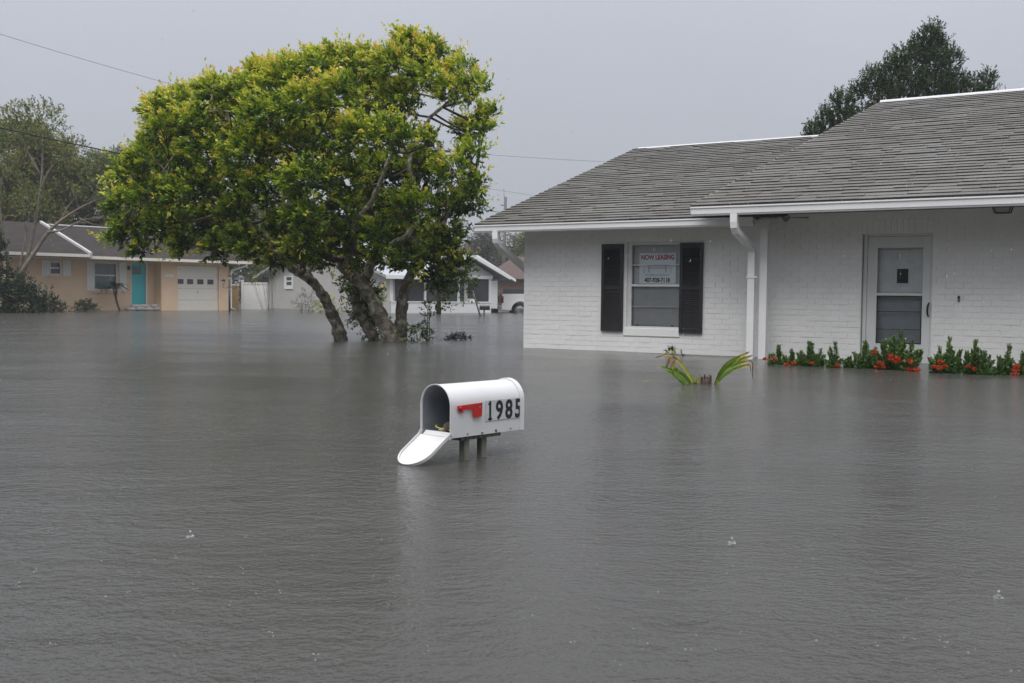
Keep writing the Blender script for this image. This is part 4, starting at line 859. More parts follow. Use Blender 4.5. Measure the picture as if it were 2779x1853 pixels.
shrub('green_shrub', 'green shrub between the silvery shrub and the leaning trunks', (-8.75, 49.0, 0), [(0, 0, .3, .36), (.25, 0, .55, .3), (-.3, 0, .2, .26), (.7, 0, .35, .35)], 'tree_leaf', 210, .09, .5, .2, k=7, tone0=.38)
shrub('green_shrub', 'bright green shrub beside the corner of the grey house behind the trunks', (-6.0, 47.5, 0), [(0, 0, .5, .4), (.1, 0, 1.0, .3), (-.25, 0, .25, .35)], 'tree_leaf', 200, .09, .5, .2, k=7, tone0=.42)
shrub('young_tree', 'slim young tree with thin olive crown in front of the white fence', (-12.6, 55.5, 0), [(-.1, 0, 2.35, .55), (-.6, 0, 1.9, .4), (.2, 0, 2.7, .4), (-.4, 0, 2.6, .4), (-.9, 0, 1.7, .35)], 'back_leaf', 110, .10, .45, .25, k=7, tone0=.6, stems=4, cat='tree', bark='twig_bark')
shrub('sapling', 'leafy sapling standing in the water just right of the trunks', (-1.62, 19.9, 0), [(.0, 0, .28, .09), (.06, 0, .46, .08), (-.12, 0, .22, .09), (.08, 0, .12, .07), (.02, 0, .60, .07)], 'bush_leaf', 2600, .055, .45, .09, k=5, tone0=.7, stems=2)
# distant wood beyond the houses
fo = foliage('distant_trees', [(random.uniform(-95, -4), random.uniform(105, 125), random.uniform(1, 6.5), random.uniform(2.0, 3.4)) for i in range(90)] + [(random.uniform(-12, 60), random.uniform(108, 125), random.uniform(1, 6.2), random.uniform(1.8, 3.2)) for i in range(70)], 'far_leaf', None, 22, .42, .6, 1.1, k=7, tone0=.5)
stuff(fo); fo['label'] = 'hazy line of distant trees beyond the flooded houses'; fo['category'] = 'trees'
for i, (x, z, lab) in enumerate(((-1.5, 7.2, 'thin grey far-off tree left of the brick house gutter'), (-4.2, 8.0, 'grey far-off tree showing just right of the windswept crown'), (1.3, 7.0, 'green far-off tree behind the corner downspout of the brick house'))):
    tree('far_tree', lab, (x, 100, -.3), [([(x, 100, -.6), (x + .1, 100, 3), (x - .1, 100, z - 1)], .25, .06), ([(x, 100, 2.5), (x + 1.2, 100, 4.5), (x + 1.6, 100, z - 1.2)], .12, .04)], blobcloud(x, 100, z - 2.2, 2.3, 1.5, 2.2, 16, .7, 1.1, 20 + i), 'far_leaf' if i < 2 else 'back_leaf', 'pale_bark', 34 if i < 2 else 90, .20, .5, .5, group='far-off trees', k=7)

# ---------------------------------------------------------------- neighbouring houses
pmat('stucco_orange', (0.80, 0.585, 0.40), (0.75, 0.54, 0.36), rough=0.8, scale=2.0, bump=0.004, bump_scale=14, coord='Object')
pmat('stucco_grey', (0.50, 0.485, 0.465), (0.455, 0.44, 0.425), rough=0.8, scale=1.5)
pmat('dark_shingle', (0.030, 0.025, 0.024), (0.052, 0.044, 0.042), rough=0.95, scale=3, stretch=(0.6, 3, 3), bump=0.01, bump_scale=10, spec=0.15)
pmat('cream_trim', (0.82, 0.78, 0.68), (0.76, 0.72, 0.62), rough=0.5)
pmat('far_white', (0.84, 0.84, 0.82), (0.79, 0.79, 0.77), rough=0.5)
pmat('teal_door', (0.055, 0.56, 0.60), (0.05, 0.52, 0.56), rough=0.4)
pmat('garage_door', (0.82, 0.77, 0.68), (0.78, 0.73, 0.64), rough=0.5)
pmat('dark_pane', (0.03, 0.04, 0.045), (0.05, 0.06, 0.065), rough=0.12, spec=0.6)
pmat('green_pane', (0.10, 0.15, 0.13), (0.07, 0.11, 0.10), rough=0.12, spec=0.6)
pmat('metal_roof', (0.42, 0.435, 0.46), (0.38, 0.39, 0.415), rough=0.45, metal=0.1, scale=2)
pmat('screen_dark', (0.035, 0.035, 0.037), (0.06, 0.06, 0.062), rough=0.6, scale=0.8)
pmat('dull_trim', (0.50, 0.50, 0.50), (0.44, 0.44, 0.44), rough=0.6)
pmat('tan_gate', (0.42, 0.30, 0.12), (0.36, 0.25, 0.10), rough=0.6)
pmat('pole_wood', (0.07, 0.05, 0.042), (0.045, 0.034, 0.03), rough=0.9, stretch=(4, 4, 0.4))
pmat('wire_grey', (0.22, 0.21, 0.22), rough=0.8); pmat('grey_pole', (0.13, 0.12, 0.13), rough=0.9)
pmat('brown_wall', (0.24, 0.155, 0.12), (0.20, 0.13, 0.10), rough=0.8); pmat('red_roof', (0.085, 0.055, 0.046), (0.07, 0.046, 0.04), rough=0.8)
pmat('sandbag', (0.55, 0.51, 0.48), (0.44, 0.40, 0.37), rough=0.9, scale=12, bump=0.004)
pmat('stone', (0.22, 0.20, 0.175), (0.12, 0.11, 0.10), rough=0.9, scale=6)
pmat('truck_paint', (0.62, 0.62, 0.61), (0.58, 0.58, 0.57), rough=0.25); pmat('tyre', (0.02, 0.02, 0.02), rough=0.8); pmat('chrome', (0.55, 0.55, 0.56), rough=0.2, metal=1.0); pmat('tail_red', (0.12, 0.012, 0.012), rough=0.2)

def orange_house():
    H = tag(empty('orange_house', (-14.119, 52.93, 0), R(45.83)), 'low orange stucco house with turquoise front door and dark shingle roof', 'house')
    yb = .70                                   # the door wall stands back from the garage front
    # garage front with the door opening
    gx0, gx1, gz = -2.755, -.545, 2.19
    boxes('wall', [(-3.593, gx0, 0, .2, -.6, 2.42), (gx1, 0, 0, .2, -.6, 2.42), (gx0, gx1, 0, .2, gz, 2.42), (-3.593, -3.393, .2, yb, -.6, 2.42), (-.2, 0, .2, 8.0, -.6, 2.42),
                   (-10.35, -8.505, yb, yb + .2, -.6, 2.42), (-8.505, -8.085, yb, yb + .2, -.6, 1.62), (-8.505, -8.085, yb, yb + .2, 2.16, 2.42), (-8.085, -6.505, yb, yb + .2, -.6, 2.42), (-6.505, -5.485, yb, yb + .2, -.6, .98), (-6.505, -5.485, yb, yb + .2, 2.18, 2.42),
                   (-5.485, -4.74, yb, yb + .2, -.6, 2.42), (-4.74, -3.99, yb, yb + .2, 2.25, 2.42), (-3.99, -3.594, yb, yb + .2, -.6, 2.42), (-10.35, -10.15, yb + .2, 8.0, -.6, 2.42)], 'stucco_orange', H)
    gd = boxes('garage_door', [(gx0 + .01, gx1 - .01, .10, .14, -.6 + k * .555 if k else -.6, -.055 + k * .555) for k in range(5)], 'garage_door', H)
    for x0, x1 in ((-2.72, -2.40), (-2.215, -1.895), (-1.675, -1.345), (-1.13, -.80)):
        p = box('garage_window', x0, x1, .088, .0985, 1.275, 1.515, 'dark_pane', gd)
        boxes('window_trim', [(x0 - .025, x0 - .001, .082, .0985, 1.25, 1.54), (x1 + .001, x1 + .025, .082, .0985, 1.25, 1.54), (x0, x1, .082, .0985, 1.25, 1.274), (x0, x1, .082, .0985, 1.516, 1.54)], 'garage_door', p)
    tube('handle', [(-1.66, .06, .82), (-1.66, .06, .95)], .012, 'chrome', gd)
    dr = box('front_door', -4.72, -4.03, yb + .06, yb + .11, -.6, 2.235, 'teal_door', H)
    box('door_window', -4.65, -4.23, yb + .048, yb + .059, 1.705, 2.06, 'dark_pane', dr)
    boxes('door_frame', [(-4.74, -4.722, yb + .01, yb + .12, -.6, 2.25), (-4.028, -3.95, yb - .02, yb - .001, -.6, 2.27), (-4.74, -4.03, yb + .01, yb + .058, 2.236, 2.249)], 'far_white', dr)
    def win(x0, x1, z0, z1, pane, rails):
        w_ = box('window', x0, x1, yb + .08, yb + .10, z0, z1, pane, H); t = .055
        boxes('frame', [(x0 - t, x0, yb - .02, yb + .079, z0 - t, z1 + t), (x1, x1 + t, yb - .02, yb + .079, z0 - t, z1 + t), (x0, x1, yb - .02, yb + .079, z0 - t, z0), (x0, x1, yb - .02, yb + .079, z1, z1 + t)], 'far_white', w_)
        for z in rails: box('meeting_rail', x0, x1, yb + .04, yb + .0795, z - .03, z + .03, 'far_white', w_)
        box('sill', x0 - .12, x1 + .12, yb - .05, yb - .001, z0 - .19, z0 - .10, 'stucco_orange', w_)
    win(-8.505, -8.085, 1.645, 2.14, 'dark_pane', [1.90]); win(-6.505, -5.485, 1.0, 2.165, 'green_pane', [1.62])
    for x0, x1, z0, z1 in ((-8.89, -8.57, 1.55, 2.25), (-7.955, -7.60, 1.55, 2.25), (-6.86, -6.57, .905, 2.235), (-5.33, -4.98, .905, 2.235)):
        s = boxes('shutter', [(x0 + k * (x1 - x0) / 3, x0 + (k + 1) * (x1 - x0) / 3 - .012, yb - .035, yb - .001, z0, z1) for k in range(3)], 'far_white', H)
    box('wall_lamp_base', -4.93, -4.87, yb - .03, yb - .001, 1.95, 2.1, 'black_metal', H); lathe('wall_lamp', [(.02, .12), (.07, .06), (.06, -.06), (.02, -.09)], 'black_metal', H, 10, (-4.90, yb - .11, 1.98))
    pq = prism('house_number_plate', [(-3.38, 1.62), (-3.35, 1.585), (-3.03, 1.585), (-3.0, 1.62), (-3.0, 1.69), (-3.03, 1.72), (-3.35, 1.72), (-3.38, 1.69)], 'y', -.03, -.002, 'far_white', H)
    text_mesh('numeral', '1970', .105, 'sign_grey', pq, (-3.19, -.0315, 1.615), FRONT, 1.0, .001, .0006, 'CENTER')
    # roof: one long front slope with a slightly raised left wing ended by a white rake board
    M = .30; e = .62; zr = 2.44
    def slope(name, x0, x1, e_, z, nr):
        return mesh_obj(name, [(x0, -e_, z), (x1, -e_, z), (x1, nr, z + M * (e_ + nr)), (x0, nr, z + M * (e_ + nr)), (x0, -e_, z - .06), (x1, -e_, z - .06), (x1, nr, z + M * (e_ + nr) - .06), (x0, nr, z + M * (e_ + nr) - .06)], BF, 'dark_shingle', H)
    slope('roof', -7.45, .88, e, zr, 4.78); slope('roof', -11.2, -7.38, e + .12, zr + .07, 4.6)
    zt = zr + M * (e + 4.78); zw = zr + .07 + M * (e + .12 + 4.6)
    mesh_obj('back_roof', [(-7.45, 4.78, zt - .02), (.88, 4.78, zt - .02), (.88, 10.2, zr), (-11.2, 10.2, zr), (-11.2, 4.78, zt - .02)], [(0, 1, 2, 3, 4)], 'dark_shingle', H)
    boxes('gutter', [(-7.33, .90, -e - .12, -e - .002, zr - .13, zr + .0)], 'cream_trim', H); boxes('gutter', [(-11.2, -7.42, -e - .25, -e - .122, zr - .065, zr + .07)], 'cream_trim', H)
    boxes('soffit', [(-11.2, .86, -e, yb + .01, zr - .12, zr - .10)], 'cream_trim', H)
    r0 = (-7.36, -e - .20, zr + .09); r1 = (-7.36, 4.6, zw + .04)
    mesh_obj('rake_board', [(-7.40, r0[1], r0[2] - .16), (-7.28, r0[1], r0[2] - .16), (-7.28, r0[1], r0[2] + .06), (-7.40, r0[1], r0[2] + .06), (-7.40, r1[1], r1[2] - .16), (-7.28, r1[1], r1[2] - .16), (-7.28, r1[1], r1[2] + .06), (-7.40, r1[1], r1[2] + .06)], [(0, 1, 2, 3), (4, 7, 6, 5), (0, 4, 5, 1), (1, 5, 6, 2), (2, 6, 7, 3), (3, 7, 4, 0)], 'dull_trim', H)
    tube('ridge_cap', [(-11.2, 4.78, zt + .0), (.88, 4.78, zt + .0)], .04, 'dull_trim', H, 6)
    mesh_obj('gable_wall', [(-.19, .21, 2.42), (-.19, 8, 2.42), (-.19, 4.78, zt - .1), (-.01, .21, 2.42), (-.01, 8, 2.42), (-.01, 4.78, zt - .1)], [(0, 1, 2), (3, 5, 4), (0, 3, 4, 1), (1, 4, 5, 2), (2, 5, 3, 0)], 'stucco_orange', H)
    tube('downspout', [(.62, -e - .05, 2.32), (.60, -e - .02, 2.22), (.12, -.06, 1.98), (.08, -.06, 1.85), (.08, -.06, .12), (.30, -.1, .02)], .05, 'far_white', H, 8)
orange_house()
def sandbags():
    me = bpy.data.meshes.new('sandbag'); bm = bmesh.new(); bmesh.ops.create_cube(bm, size=1.0)
    bmesh.ops.subdivide_edges(bm, edges=list(bm.edges), cuts=3, use_grid_fill=True)
    for v in bm.verts:
        x, y, z = v.co * 2; f = 1 - .25 * abs(x) ** 3
        s = Vector((x, y, z)); l = max(abs(x), abs(y), abs(z)); q = s.normalized() * l
        v.co = Vector(((x * .6 + q.x * .4) * .5, (y * .4 + q.y * .6) * .5 * f, (z * .35 + q.z * .65) * .5 * f))
    bm.to_mesh(me); bm.free(); me.materials.append(MATS['sandbag']); me.polygons.foreach_set('use_smooth', [True] * len(me.polygons))
    a = R(45.83); lab = ['leftmost sandbag of the bottom row before the turquoise door', 'second sandbag of the bottom row before the turquoise door', 'middle sandbag of the bottom row before the turquoise door', 'sandbag at the right end before the turquoise door', 'left sandbag of the upper row before the turquoise door', 'right sandbag of the upper row before the turquoise door', 'sandbag lying askew against the shaded garage side wall']
    for i, (s, n, z, rz) in enumerate(((-4.95, -.36, .07, .05), (-4.52, -.34, .08, -.1), (-4.08, -.32, .07, .08), (-3.66, -.30, .08, -.1), (-4.70, -.38, .20, .1), (-4.26, -.36, .21, -.08), (-3.75, -.36, .21, .5))):
        o = bpy.data.objects.new('sandbag', me); o.location = (-14.119 + s * math.cos(a) + n * math.sin(a), 52.93 + s * math.sin(a) - n * math.cos(a), z)
        o.scale = (.52, .34, .19); o.rotation_euler = (0, 0, a + rz); link(o); tag(o, lab[i], 'sandbag', 'sandbags before the turquoise door')
sandbags()
def white_house():
    H = tag(empty('grey_house', (-5.74, 50.277, 0), R(35)), 'grey house with white metal roof and screened porch behind the windswept tree', 'house')
    # local: x along the porch front (to the right, away), y inward; the gable wall runs along y at x = 0
    LW, ze, zp, yp = 15.9, 1.80, 3.78, 8.0
    def gable(x0, x1, name):
        return prism(name, [(0, -.6), (LW, -.6), (LW, ze + .1), (yp, zp - .08), (0, ze)], 'x', x0, x1, 'stucco_grey', H)
    gable(0, .2, 'wall'); gable(4.1, 4.3, 'end_wall')
    w_ = box('window', -.03, -.005, 11.55, 12.30, 1.33, 1.80, 'dark_pane', H)
    boxes('frame', [(-.05, -.004, 11.42, 11.549, 1.12, 1.86), (-.05, -.004, 12.301, 12.60, 1.12, 1.86), (-.05, -.004, 11.549, 12.301, 1.12, 1.33), (-.05, -.004, 11.549, 12.301, 1.80, 1.86), (-.055, -.031, 11.549, 12.301, 1.53, 1.60)], 'far_white', w_)
    box('side_window', -.03, -.005, 15.0, 15.85, 1.50, 1.80, 'dark_pane', H)
    V = [(-.45, -.35, ze - .02), (4.5, -.35, ze - .02), (4.5, yp, zp), (-.45, yp, zp), (-.45, LW + .5, ze + .02), (4.5, LW + .5, ze + .02)]
    V += [(x, y, z - .14) for x, y, z in V]
    mesh_obj('roof', V, [(0, 1, 2, 3), (3, 2, 5, 4), (6, 9, 8, 7), (9, 10, 11, 8), (0, 6, 7, 1), (0, 3, 9, 6), (3, 4, 10, 9), (4, 5, 11, 10), (1, 7, 8, 2), (2, 8, 11, 5)], 'metal_roof', H)
    boxes('fascia', [(-.45, 1.95, -.40, -.352, ze - .19, ze - .02)], 'far_white', H)
    # porch front: half wall, posts, dark screens
    box('half_wall', .0, 5.68, -.02, .10, -.6, .50, 'far_white', H)
    box('rail', .0, 5.70, -.05, .12, .501, .56, 'far_white', H)
    for x in (-.02, 1.80, 3.70, 5.56): box('porch_post', x, x + .11, -.03, .09, .561, 1.69 if x > 1 else 1.62, 'far_white', H)
    for x0, x1 in ((.092, 1.798), (1.912, 3.698), (3.812, 5.558)): box('insect_screen', x0, x1, .03, .05, .562, 1.69 if x0 > 1 else 1.62, 'screen_dark', H)
    box('porch_chair', 4.2, 4.75, .00, .028, .562, .70, 'far_white', H)
    box('beam', 1.80, 5.75, -.06, .10, 1.691, 1.86, 'far_white', H); box('beam', 0.0, 1.799, -.04, .10, 1.621, 1.74, 'far_white', H)
    prism('porch_gable', [(1.80, 1.861), (5.85, 1.861), (4.15, 2.72)], 'y', -.04, .06, 'stucco_grey', H)
    box('side_wall', 5.671, 6.15, .10, .22, .22, 1.62, 'far_white', H)
    def groof(name, xl, xp, xr, zl, zpk, zr_, y0, y1, t=.09):
        o = mesh_obj(name, [(xl, y0, zl), (xp, y0, zpk), (xr, y0, zr_), (xl, y1, zl), (xp, y1, zpk), (xr, y1, zr_), (xl, y0, zl + t), (xp, y0, zpk + t), (xr, y0, zr_ + t), (xl, y1, zl + t), (xp, y1, zpk + t), (xr, y1, zr_ + t)],
                      [(0, 1, 7, 6), (1, 2, 8, 7), (6, 7, 10, 9), (7, 8, 11, 10), (0, 3, 4, 1), (1, 4, 5, 2), (3, 9, 10, 4), (4, 10, 11, 5), (0, 6, 9, 3), (2, 5, 11, 8)], 'metal_roof', H)
        for xa, za, xb, zb in ((xl, zl, xp, zpk), (xp, zpk, xr, zr_)):
            mesh_obj('rake_board', [(xa, y0 - .03, za - .03), (xb, y0 - .03, zb - .03), (xb, y0 - .03, zb + t + .02), (xa, y0 - .03, za + t + .02), (xa, y0 - .004, za - .03), (xb, y0 - .004, zb - .03), (xb, y0 - .004, zb + t + .02), (xa, y0 - .004, za + t + .02)], BF, 'far_white', o)
        return o
    groof('porch_roof', 1.70, 4.18, 6.55, 1.80, 2.80, 1.70, -.45, 4.0); groof('rear_roof', 2.9, 5.5, 7.9, 1.70, 2.82, 1.62, 1.0, 7.0)
    prism('rear_gable', [(3.2, 1.70), (7.4, 1.70), (5.5, 2.72)], 'y', 1.3, 1.4, 'stucco_grey', H); box('rear_wall', 6.152, 7.0, 1.3, 1.5, -.6, 1.70, 'stone', H)
    return H
white_house()
def fence():
    F = tag(empty('vinyl_fence', (-13.8, 56.6, 0), R(4)), 'white vinyl fence panel between the orange and grey houses', 'fence')
    boxes('panel', [(-.50 + k * .155, -.50 + k * .155 + .15, 0, .03, -.6, 1.36) for k in range(8)], 'far_white', F)
    box('top_rail', -.50, .74, -.02, .05, 1.361, 1.44, 'far_white', F); box('post', -.62, -.51, -.03, .08, -.6, 1.50, 'far_white', F); box('post_cap', -.635, -.495, -.045, .095, 1.501, 1.55, 'far_white', F)
    G = tag(empty('yard_gate', (-14.75, 56.4, 0), R(4)), 'tan yard gate panel beside the white vinyl fence', 'gate')
    boxes('board', [(-.42 + k * .13, -.42 + k * .13 + .126, 0, .03, -.6, 1.26) for k in range(5)], 'tan_gate', G); box('top_rail', -.42, .23, -.02, .05, 1.261, 1.34, 'far_white', G)
fence()
def lamp_post():
    L = tag(empty('yard_lamp', (-12.742, 47.895, 0)), 'black yard lamp post with three lanterns before the orange house corner', 'lamp')
    tube('post', [(0, 0, -.6), (0, 0, 1.40)], .045, 'black_metal', L, 10); lathe('collar', [(.03, -.04), (.05, -.02), (.05, .02), (.03, .04)], 'black_metal', L, 10, (0, 0, 1.18))
    pmat('lamp_glass', (0.35, 0.33, 0.25), rough=0.2)
    for i, (x, y, z) in enumerate(((-.28, 0, 1.24), (0, 0, 1.44), (.30, 0, 1.24))):
        if x: tube('arm', spline([(0, 0, 1.16), (x * .5, y, 1.08), (x, y, 1.12), (x, y, z)], 4), .012, 'black_metal', L, 6)
        g = lathe('lantern', [(.05, 0), (.055, .02), (.085, .17)], 'lamp_glass', L, 6, (x, y, z)); lathe('lantern_cap', [(.105, .171), (.06, .23), (.02, .26), (.012, .31)], 'black_metal', g, 8, (x, y, z))
lamp_post()
def small_palm():
    P = tag(empty('pygmy_palm', (-17.95, 48.55, 0)), 'little palm with curved trunk before the wide window of the orange house', 'palm')
    pt = spline([(.15, 0, -.5), (.02, 0, .0), (-.12, 0, .4), (-.18, 0, .8), (-.20, 0, 1.1)], 4); n = len(pt)
    pmat('palm_trunk', (0.08, 0.055, 0.04), (0.05, 0.035, 0.027), rough=0.9, scale=30)
    tube('trunk', pt, [.05 + (.075 * max(0, (i / (n - 1) - .6) / .4)) for i in range(n)], 'palm_trunk', P, 10, .12)
    q = []; tn = []
    r = np.random.default_rng(4); c = np.array((-.20, 0, 1.12))
    for k in range(26):
        a = k * 2.4; el = r.uniform(-.1, .9); d = np.array((math.cos(a) * math.cos(el), math.sin(a) * math.cos(el), math.sin(el))); ln = r.uniform(.5, .75)
        for t in np.linspace(.15, 1, 16):
            pos = c + d * ln * t + np.array((-.05 * t, 0, -.38 * t * t)); tang = d + np.array((0, 0, -.76 * t))
            for s in (-1, 1):
                sd_ = np.cross(tang, (0, 0, 1)) * s; ld = unit(sd_ * .9 + tang * .7 + np.array((-.15, 0, -.15))); q.append((pos, ld, .17 * (1.1 - .6 * t))); tn.append(r.uniform(.1, .45))
    Pp = np.array([x[0] for x in q]); Dd = np.array([x[1] for x in q]); Ll = np.array([x[2] for x in q])
    quads_obj('fronds', leaf_quads(Pp, Dd, Ll, .022), np.array(tn), 'bush_leaf', P)
small_palm()
def poles():
    a = tag(empty('utility_pole', (-3.38, 48.6, 0)), 'dark wooden utility pole before the screened porch', 'utility pole')
    tube('pole', [(0.02, 0, -.8), (-.02, 0, 7.8)], [.11, .085], 'pole_wood', a, 12); boxes('cross_arm', [(-.5, .5, -.05, .05, 7.35, 7.45)], 'pole_wood', a)
    lathe('insulator', [(.03, 0), (.05, .04), (.03, .1)], 'stone', a, 8, (-.02, 0, 7.8)); lathe('transformer', [(.02, -.02), (.16, 0), (.17, .5), (.05, .56)], 'grey_pole', a, 12, (.24, .1, 6.3))
    b = tag(empty('utility_pole', (-.72, 90, 0)), 'far grey utility pole rising behind the left roof corner of the brick house', 'utility pole')
    tube('pole', [(-.05, 0, -.8), (.05, 0, 9.2)], [.16, .13], 'grey_pole', b, 10); box('bracket', -.35, .04, -.04, .04, 8.45, 8.53, 'grey_pole', b); tube('antenna', [(-.06, 0, 9.0), (-.10, 0, 9.9)], .02, 'grey_pole', b, 6)
    def wire(label, p, q, sag, r, mat='black_metal'):
        P, Q = Vector(p), Vector(q); pts = [P.lerp(Q, i / 24) - Vector((0, 0, sag * 4 * (i / 24) * (1 - i / 24))) for i in range(25)]
        tag(tube('power_line', pts, r, mat, None, 6), label, 'wire')
    wire('thin upper power line running from the top left corner into the windswept crown', (-16.5, 22, 8.0), (-3.4, 48.6, 7.85), .55, .006, 'wire_grey')
    wire('thick black cable crossing the trees at the left', (-18.0, 27, 6.15), (-3.4, 48.6, 5.2), .5, .022)
    wire('thin power line between the windswept crown and the lower roof ridge', (-3.4, 48.6, 7.42), (30, 60, 9.2), .7, .008, 'wire_grey')
    wire('middle power line right of the windswept crown ending at the sloping roof edge', (-3.4, 48.6, 6.1), (30, 78, 6.6), .8, .007, 'wire_grey')
    wire('lowest black power line beside the far grey pole', (-3.4, 48.6, 5.0), (20, 75, 6.0), .5, .016)
poles()
def far_mailbox():
    B = tag(empty('dark_mailbox', (-1.20, 45.3, 0), R(6)), 'small dark mailbox on a post in the water before the screened porch', 'mailbox')
    prism('body', [(-.07, 0), (.07, 0), (.07, .13)] + [(.07 * math.cos(t), .13 + .07 * math.sin(t)) for t in [i * math.pi / 8 for i in range(1, 8)]] + [(-.07, .13)], 'x', -.20, .24, 'black_metal', B); B.children[0].location = (0, 0, .25)
    tube('post', [(-.03, 0, -.8), (.0, 0, .249)], .032, 'black_metal', B, 8)
    tag(tube('leaning_stake', [(-1.33, 45.5, -.15), (-1.71, 45.5, 1.08)], .038, 'grey_pole', None, 8), 'dark stake leaning left beside the small dark mailbox', 'stake')
far_mailbox()
def truck():
    T = tag(empty('pickup_truck', (-.55, 54.0, -.28), R(6)), 'white pickup truck half hidden behind the left corner of the brick house', 'truck')
    # local x runs from the tailgate towards the front
    def side(y0, y1):
        pts = [(0, .45), (.02, 1.24), (2.1, 1.27), (2.15, 1.75), (2.45, 1.92), (3.7, 1.92), (4.4, 1.30), (5.4, 1.22), (5.6, 1.0), (5.6, .45), (5.1, .42)]
        pts += [(4.72 + .46 * math.cos(t), .42 + .46 * math.sin(t)) for t in [i * math.pi / 10 for i in range(1, 10)]] + [(4.2, .42), (1.42, .42)]
        pts += [(.95 + .46 * math.cos(t), .42 + .46 * math.sin(t)) for t in [i * math.pi / 10 for i in range(1, 10)]] + [(.45, .42)]
        return prism('body', pts, 'y', y0, y1, 'truck_paint', T)
    side(0, 1.85)
    for y in (.08, 1.77):
        for x in (.95, 4.72):
            w_ = lathe('wheel', [(.10, -.12), (.30, -.12), (.36, -.09), (.375, 0), (.36, .09), (.30, .12), (.10, .12)], 'tyre', T, 24, (0, 0, 0)); w_.location = (x, y + (.05 if y < 1 else -.05), .38); w_.rotation_euler = (R(90), 0, 0)
            rim = lathe('rim', [(.03, .14), (.12, .135), (.24, .125), (.25, .122)], 'chrome', w_, 16)
    arch = [(.95 + .52 * math.cos(t), .42 + .52 * math.sin(t)) for t in [i * math.pi / 12 for i in range(13)]]; arch2 = [(.95 + .45 * math.cos(t), .42 + .45 * math.sin(t)) for t in [i * math.pi / 12 for i in range(13)]][::-1]
    prism('fender_flare', arch + arch2, 'y', -.035, -.001, 'truck_paint', T)
    box('tail_light', -.02, .10, -.02, .12, .78, 1.12, 'tail_red', T, .01); box('tail_light', -.02, .10, 1.73, 1.87, .78, 1.12, 'tail_red', T, .01)
    box('rear_bumper', -.16, -.021, .02, 1.83, .46, .66, 'chrome', T, .02); box('side_window', 2.45, 3.55, -.012, -.001, 1.33, 1.80, 'dark_pane', T); box('rear_window', 2.09, 2.14, .25, 1.6, 1.32, 1.70, 'dark_pane', T)
    box('bed_liner', .08, 2.05, .08, 1.77, 1.271, 1.30, 'black_metal', T)
truck()
def brown_house():
    H = tag(empty('brown_house', (3.5, 78, 0)), 'far brown house with reddish roof glimpsed above the white pickup truck', 'house')
    boxes('wall', [(-5.2, 6, 0, .3, -.6, 2.2)], 'brown_wall', H); box('garage_opening', -4.2, -1.2, -.03, -.002, -.6, 1.35, 'screen_dark', H)
    box('window', .2, 1.6, -.03, -.002, .6, 1.6, 'dark_pane', H)
    mesh_obj('roof', [(-5.8, -.6, 2.1), (6.6, -.6, 2.1), (4, 4, 3.9), (-3.4, 4, 3.9), (6.6, 8, 2.1), (-5.8, 8, 2.1)], [(0, 1, 2, 3), (3, 2, 4, 5), (0, 3, 5), (1, 4, 2)], 'red_roof', H)
brown_house()

# ---------------------------------------------------------------- flowering shrubs along the brick house
def ixora(label, s, n, wd, ht, stems, flowers, group, seed):
    P0 = on_house(s, n, 0); I = tag(empty('ixora_plant', P0, R(-31.67)), label, 'plant', group)
    r = random.Random(seed); g = np.random.default_rng(seed); L = []; Pq, Dq, Lq, Tq = [], [], [], []
    nst = stems; stems = int(stems * 2.3)
    for k in range(stems):
        u = (k + .5) / stems * 2 - 1 + r.uniform(-.12, .12); x = u * wd / 2 * .86; prof = (1 - .55 * abs(u) ** 1.6)
        h = ht * prof * r.uniform(.42, .98) if k != stems // 2 else ht
        y = r.uniform(-.15, .15); lean = u * wd * .12 + r.uniform(-.03, .03)
        pts = [Vector((x * .75, y * .6, -.35)), Vector((x * .92, y, h * .4)), Vector((x + lean, y, h))]
        L.append((spline(pts, 4), [.006] * 8 + [.003]))
        m = int(h / .0145) + 3
        for j in range(m):
            t = (j - 1.5) / m
            for q in range(3):
                a = j * 1.9 + q * 2.09 + r.uniform(-.4, .4); lift = .5 + 1.0 * t
                c = Vector((x * (.85 + .15 * t) + lean * t, y, h * t)); d = Vector((math.cos(a), math.sin(a), lift))
                Pq.append(c); Dq.append(d); Lq.append(r.uniform(.050, .082) * (1.05 - .35 * t)); Tq.append(min(1, max(0, .35 + .45 * t * r.random() + r.gauss(0, .16))))
    tubes('stems', L, 'twig_bark', I, 5)
    P = np.array([tuple(v) for v in Pq]); D = np.array([tuple(v) for v in Dq]); ok = P[:, 2] > -.05
    quads_obj('foliage', leaf_quads(P[ok], D[ok], np.array(Lq)[ok], np.array(Lq)[ok] * .40, .7, .15), np.array(Tq)[ok], 'ixora_leaf', I)
    for (fx, fz, fr) in flowers:
        c = np.array((fx, -.17, max(fz, fr * .5))); m = 110; d = rand_dirs(m); d[:, 1] -= .35; d = unit(d); p = c + d * fr * np.array([1.15, .8, .62]) * g.uniform(.3, .9, (m, 1))
        V = leaf_quads(p, unit(d + rand_dirs(m) * .8), .017, .011, 1.0); quads_obj('flower_cluster', V, g.random(m), 'ixora_petal', I)
    return I
G_ = 'ixora plants along the brick wall'
k_ = 1 / 703.0
ixora('small ixora plant with red flowers nearest the white porch post', 4.80, 1.52, .20, .27, 3, [(.03, .09, .036), (-.09, .08, .022)], G_, 1)
ixora('ixora plant with two low red flowers second from the porch post', 5.02, 1.50, .17, .22, 3, [(-.02, .02, .030), (.07, .04, .034)], G_, 2)
ixora('bushy ixora plant with one small red flower third from the porch post', 5.27, 1.50, .30, .33, 7, [(.05, .05, .020)], G_, 3)
ixora('tall thin ixora plant left of the door with a dull red flower at its foot', 5.56, 1.49, .17, .33, 3, [(.08, .035, .024)], G_, 4)
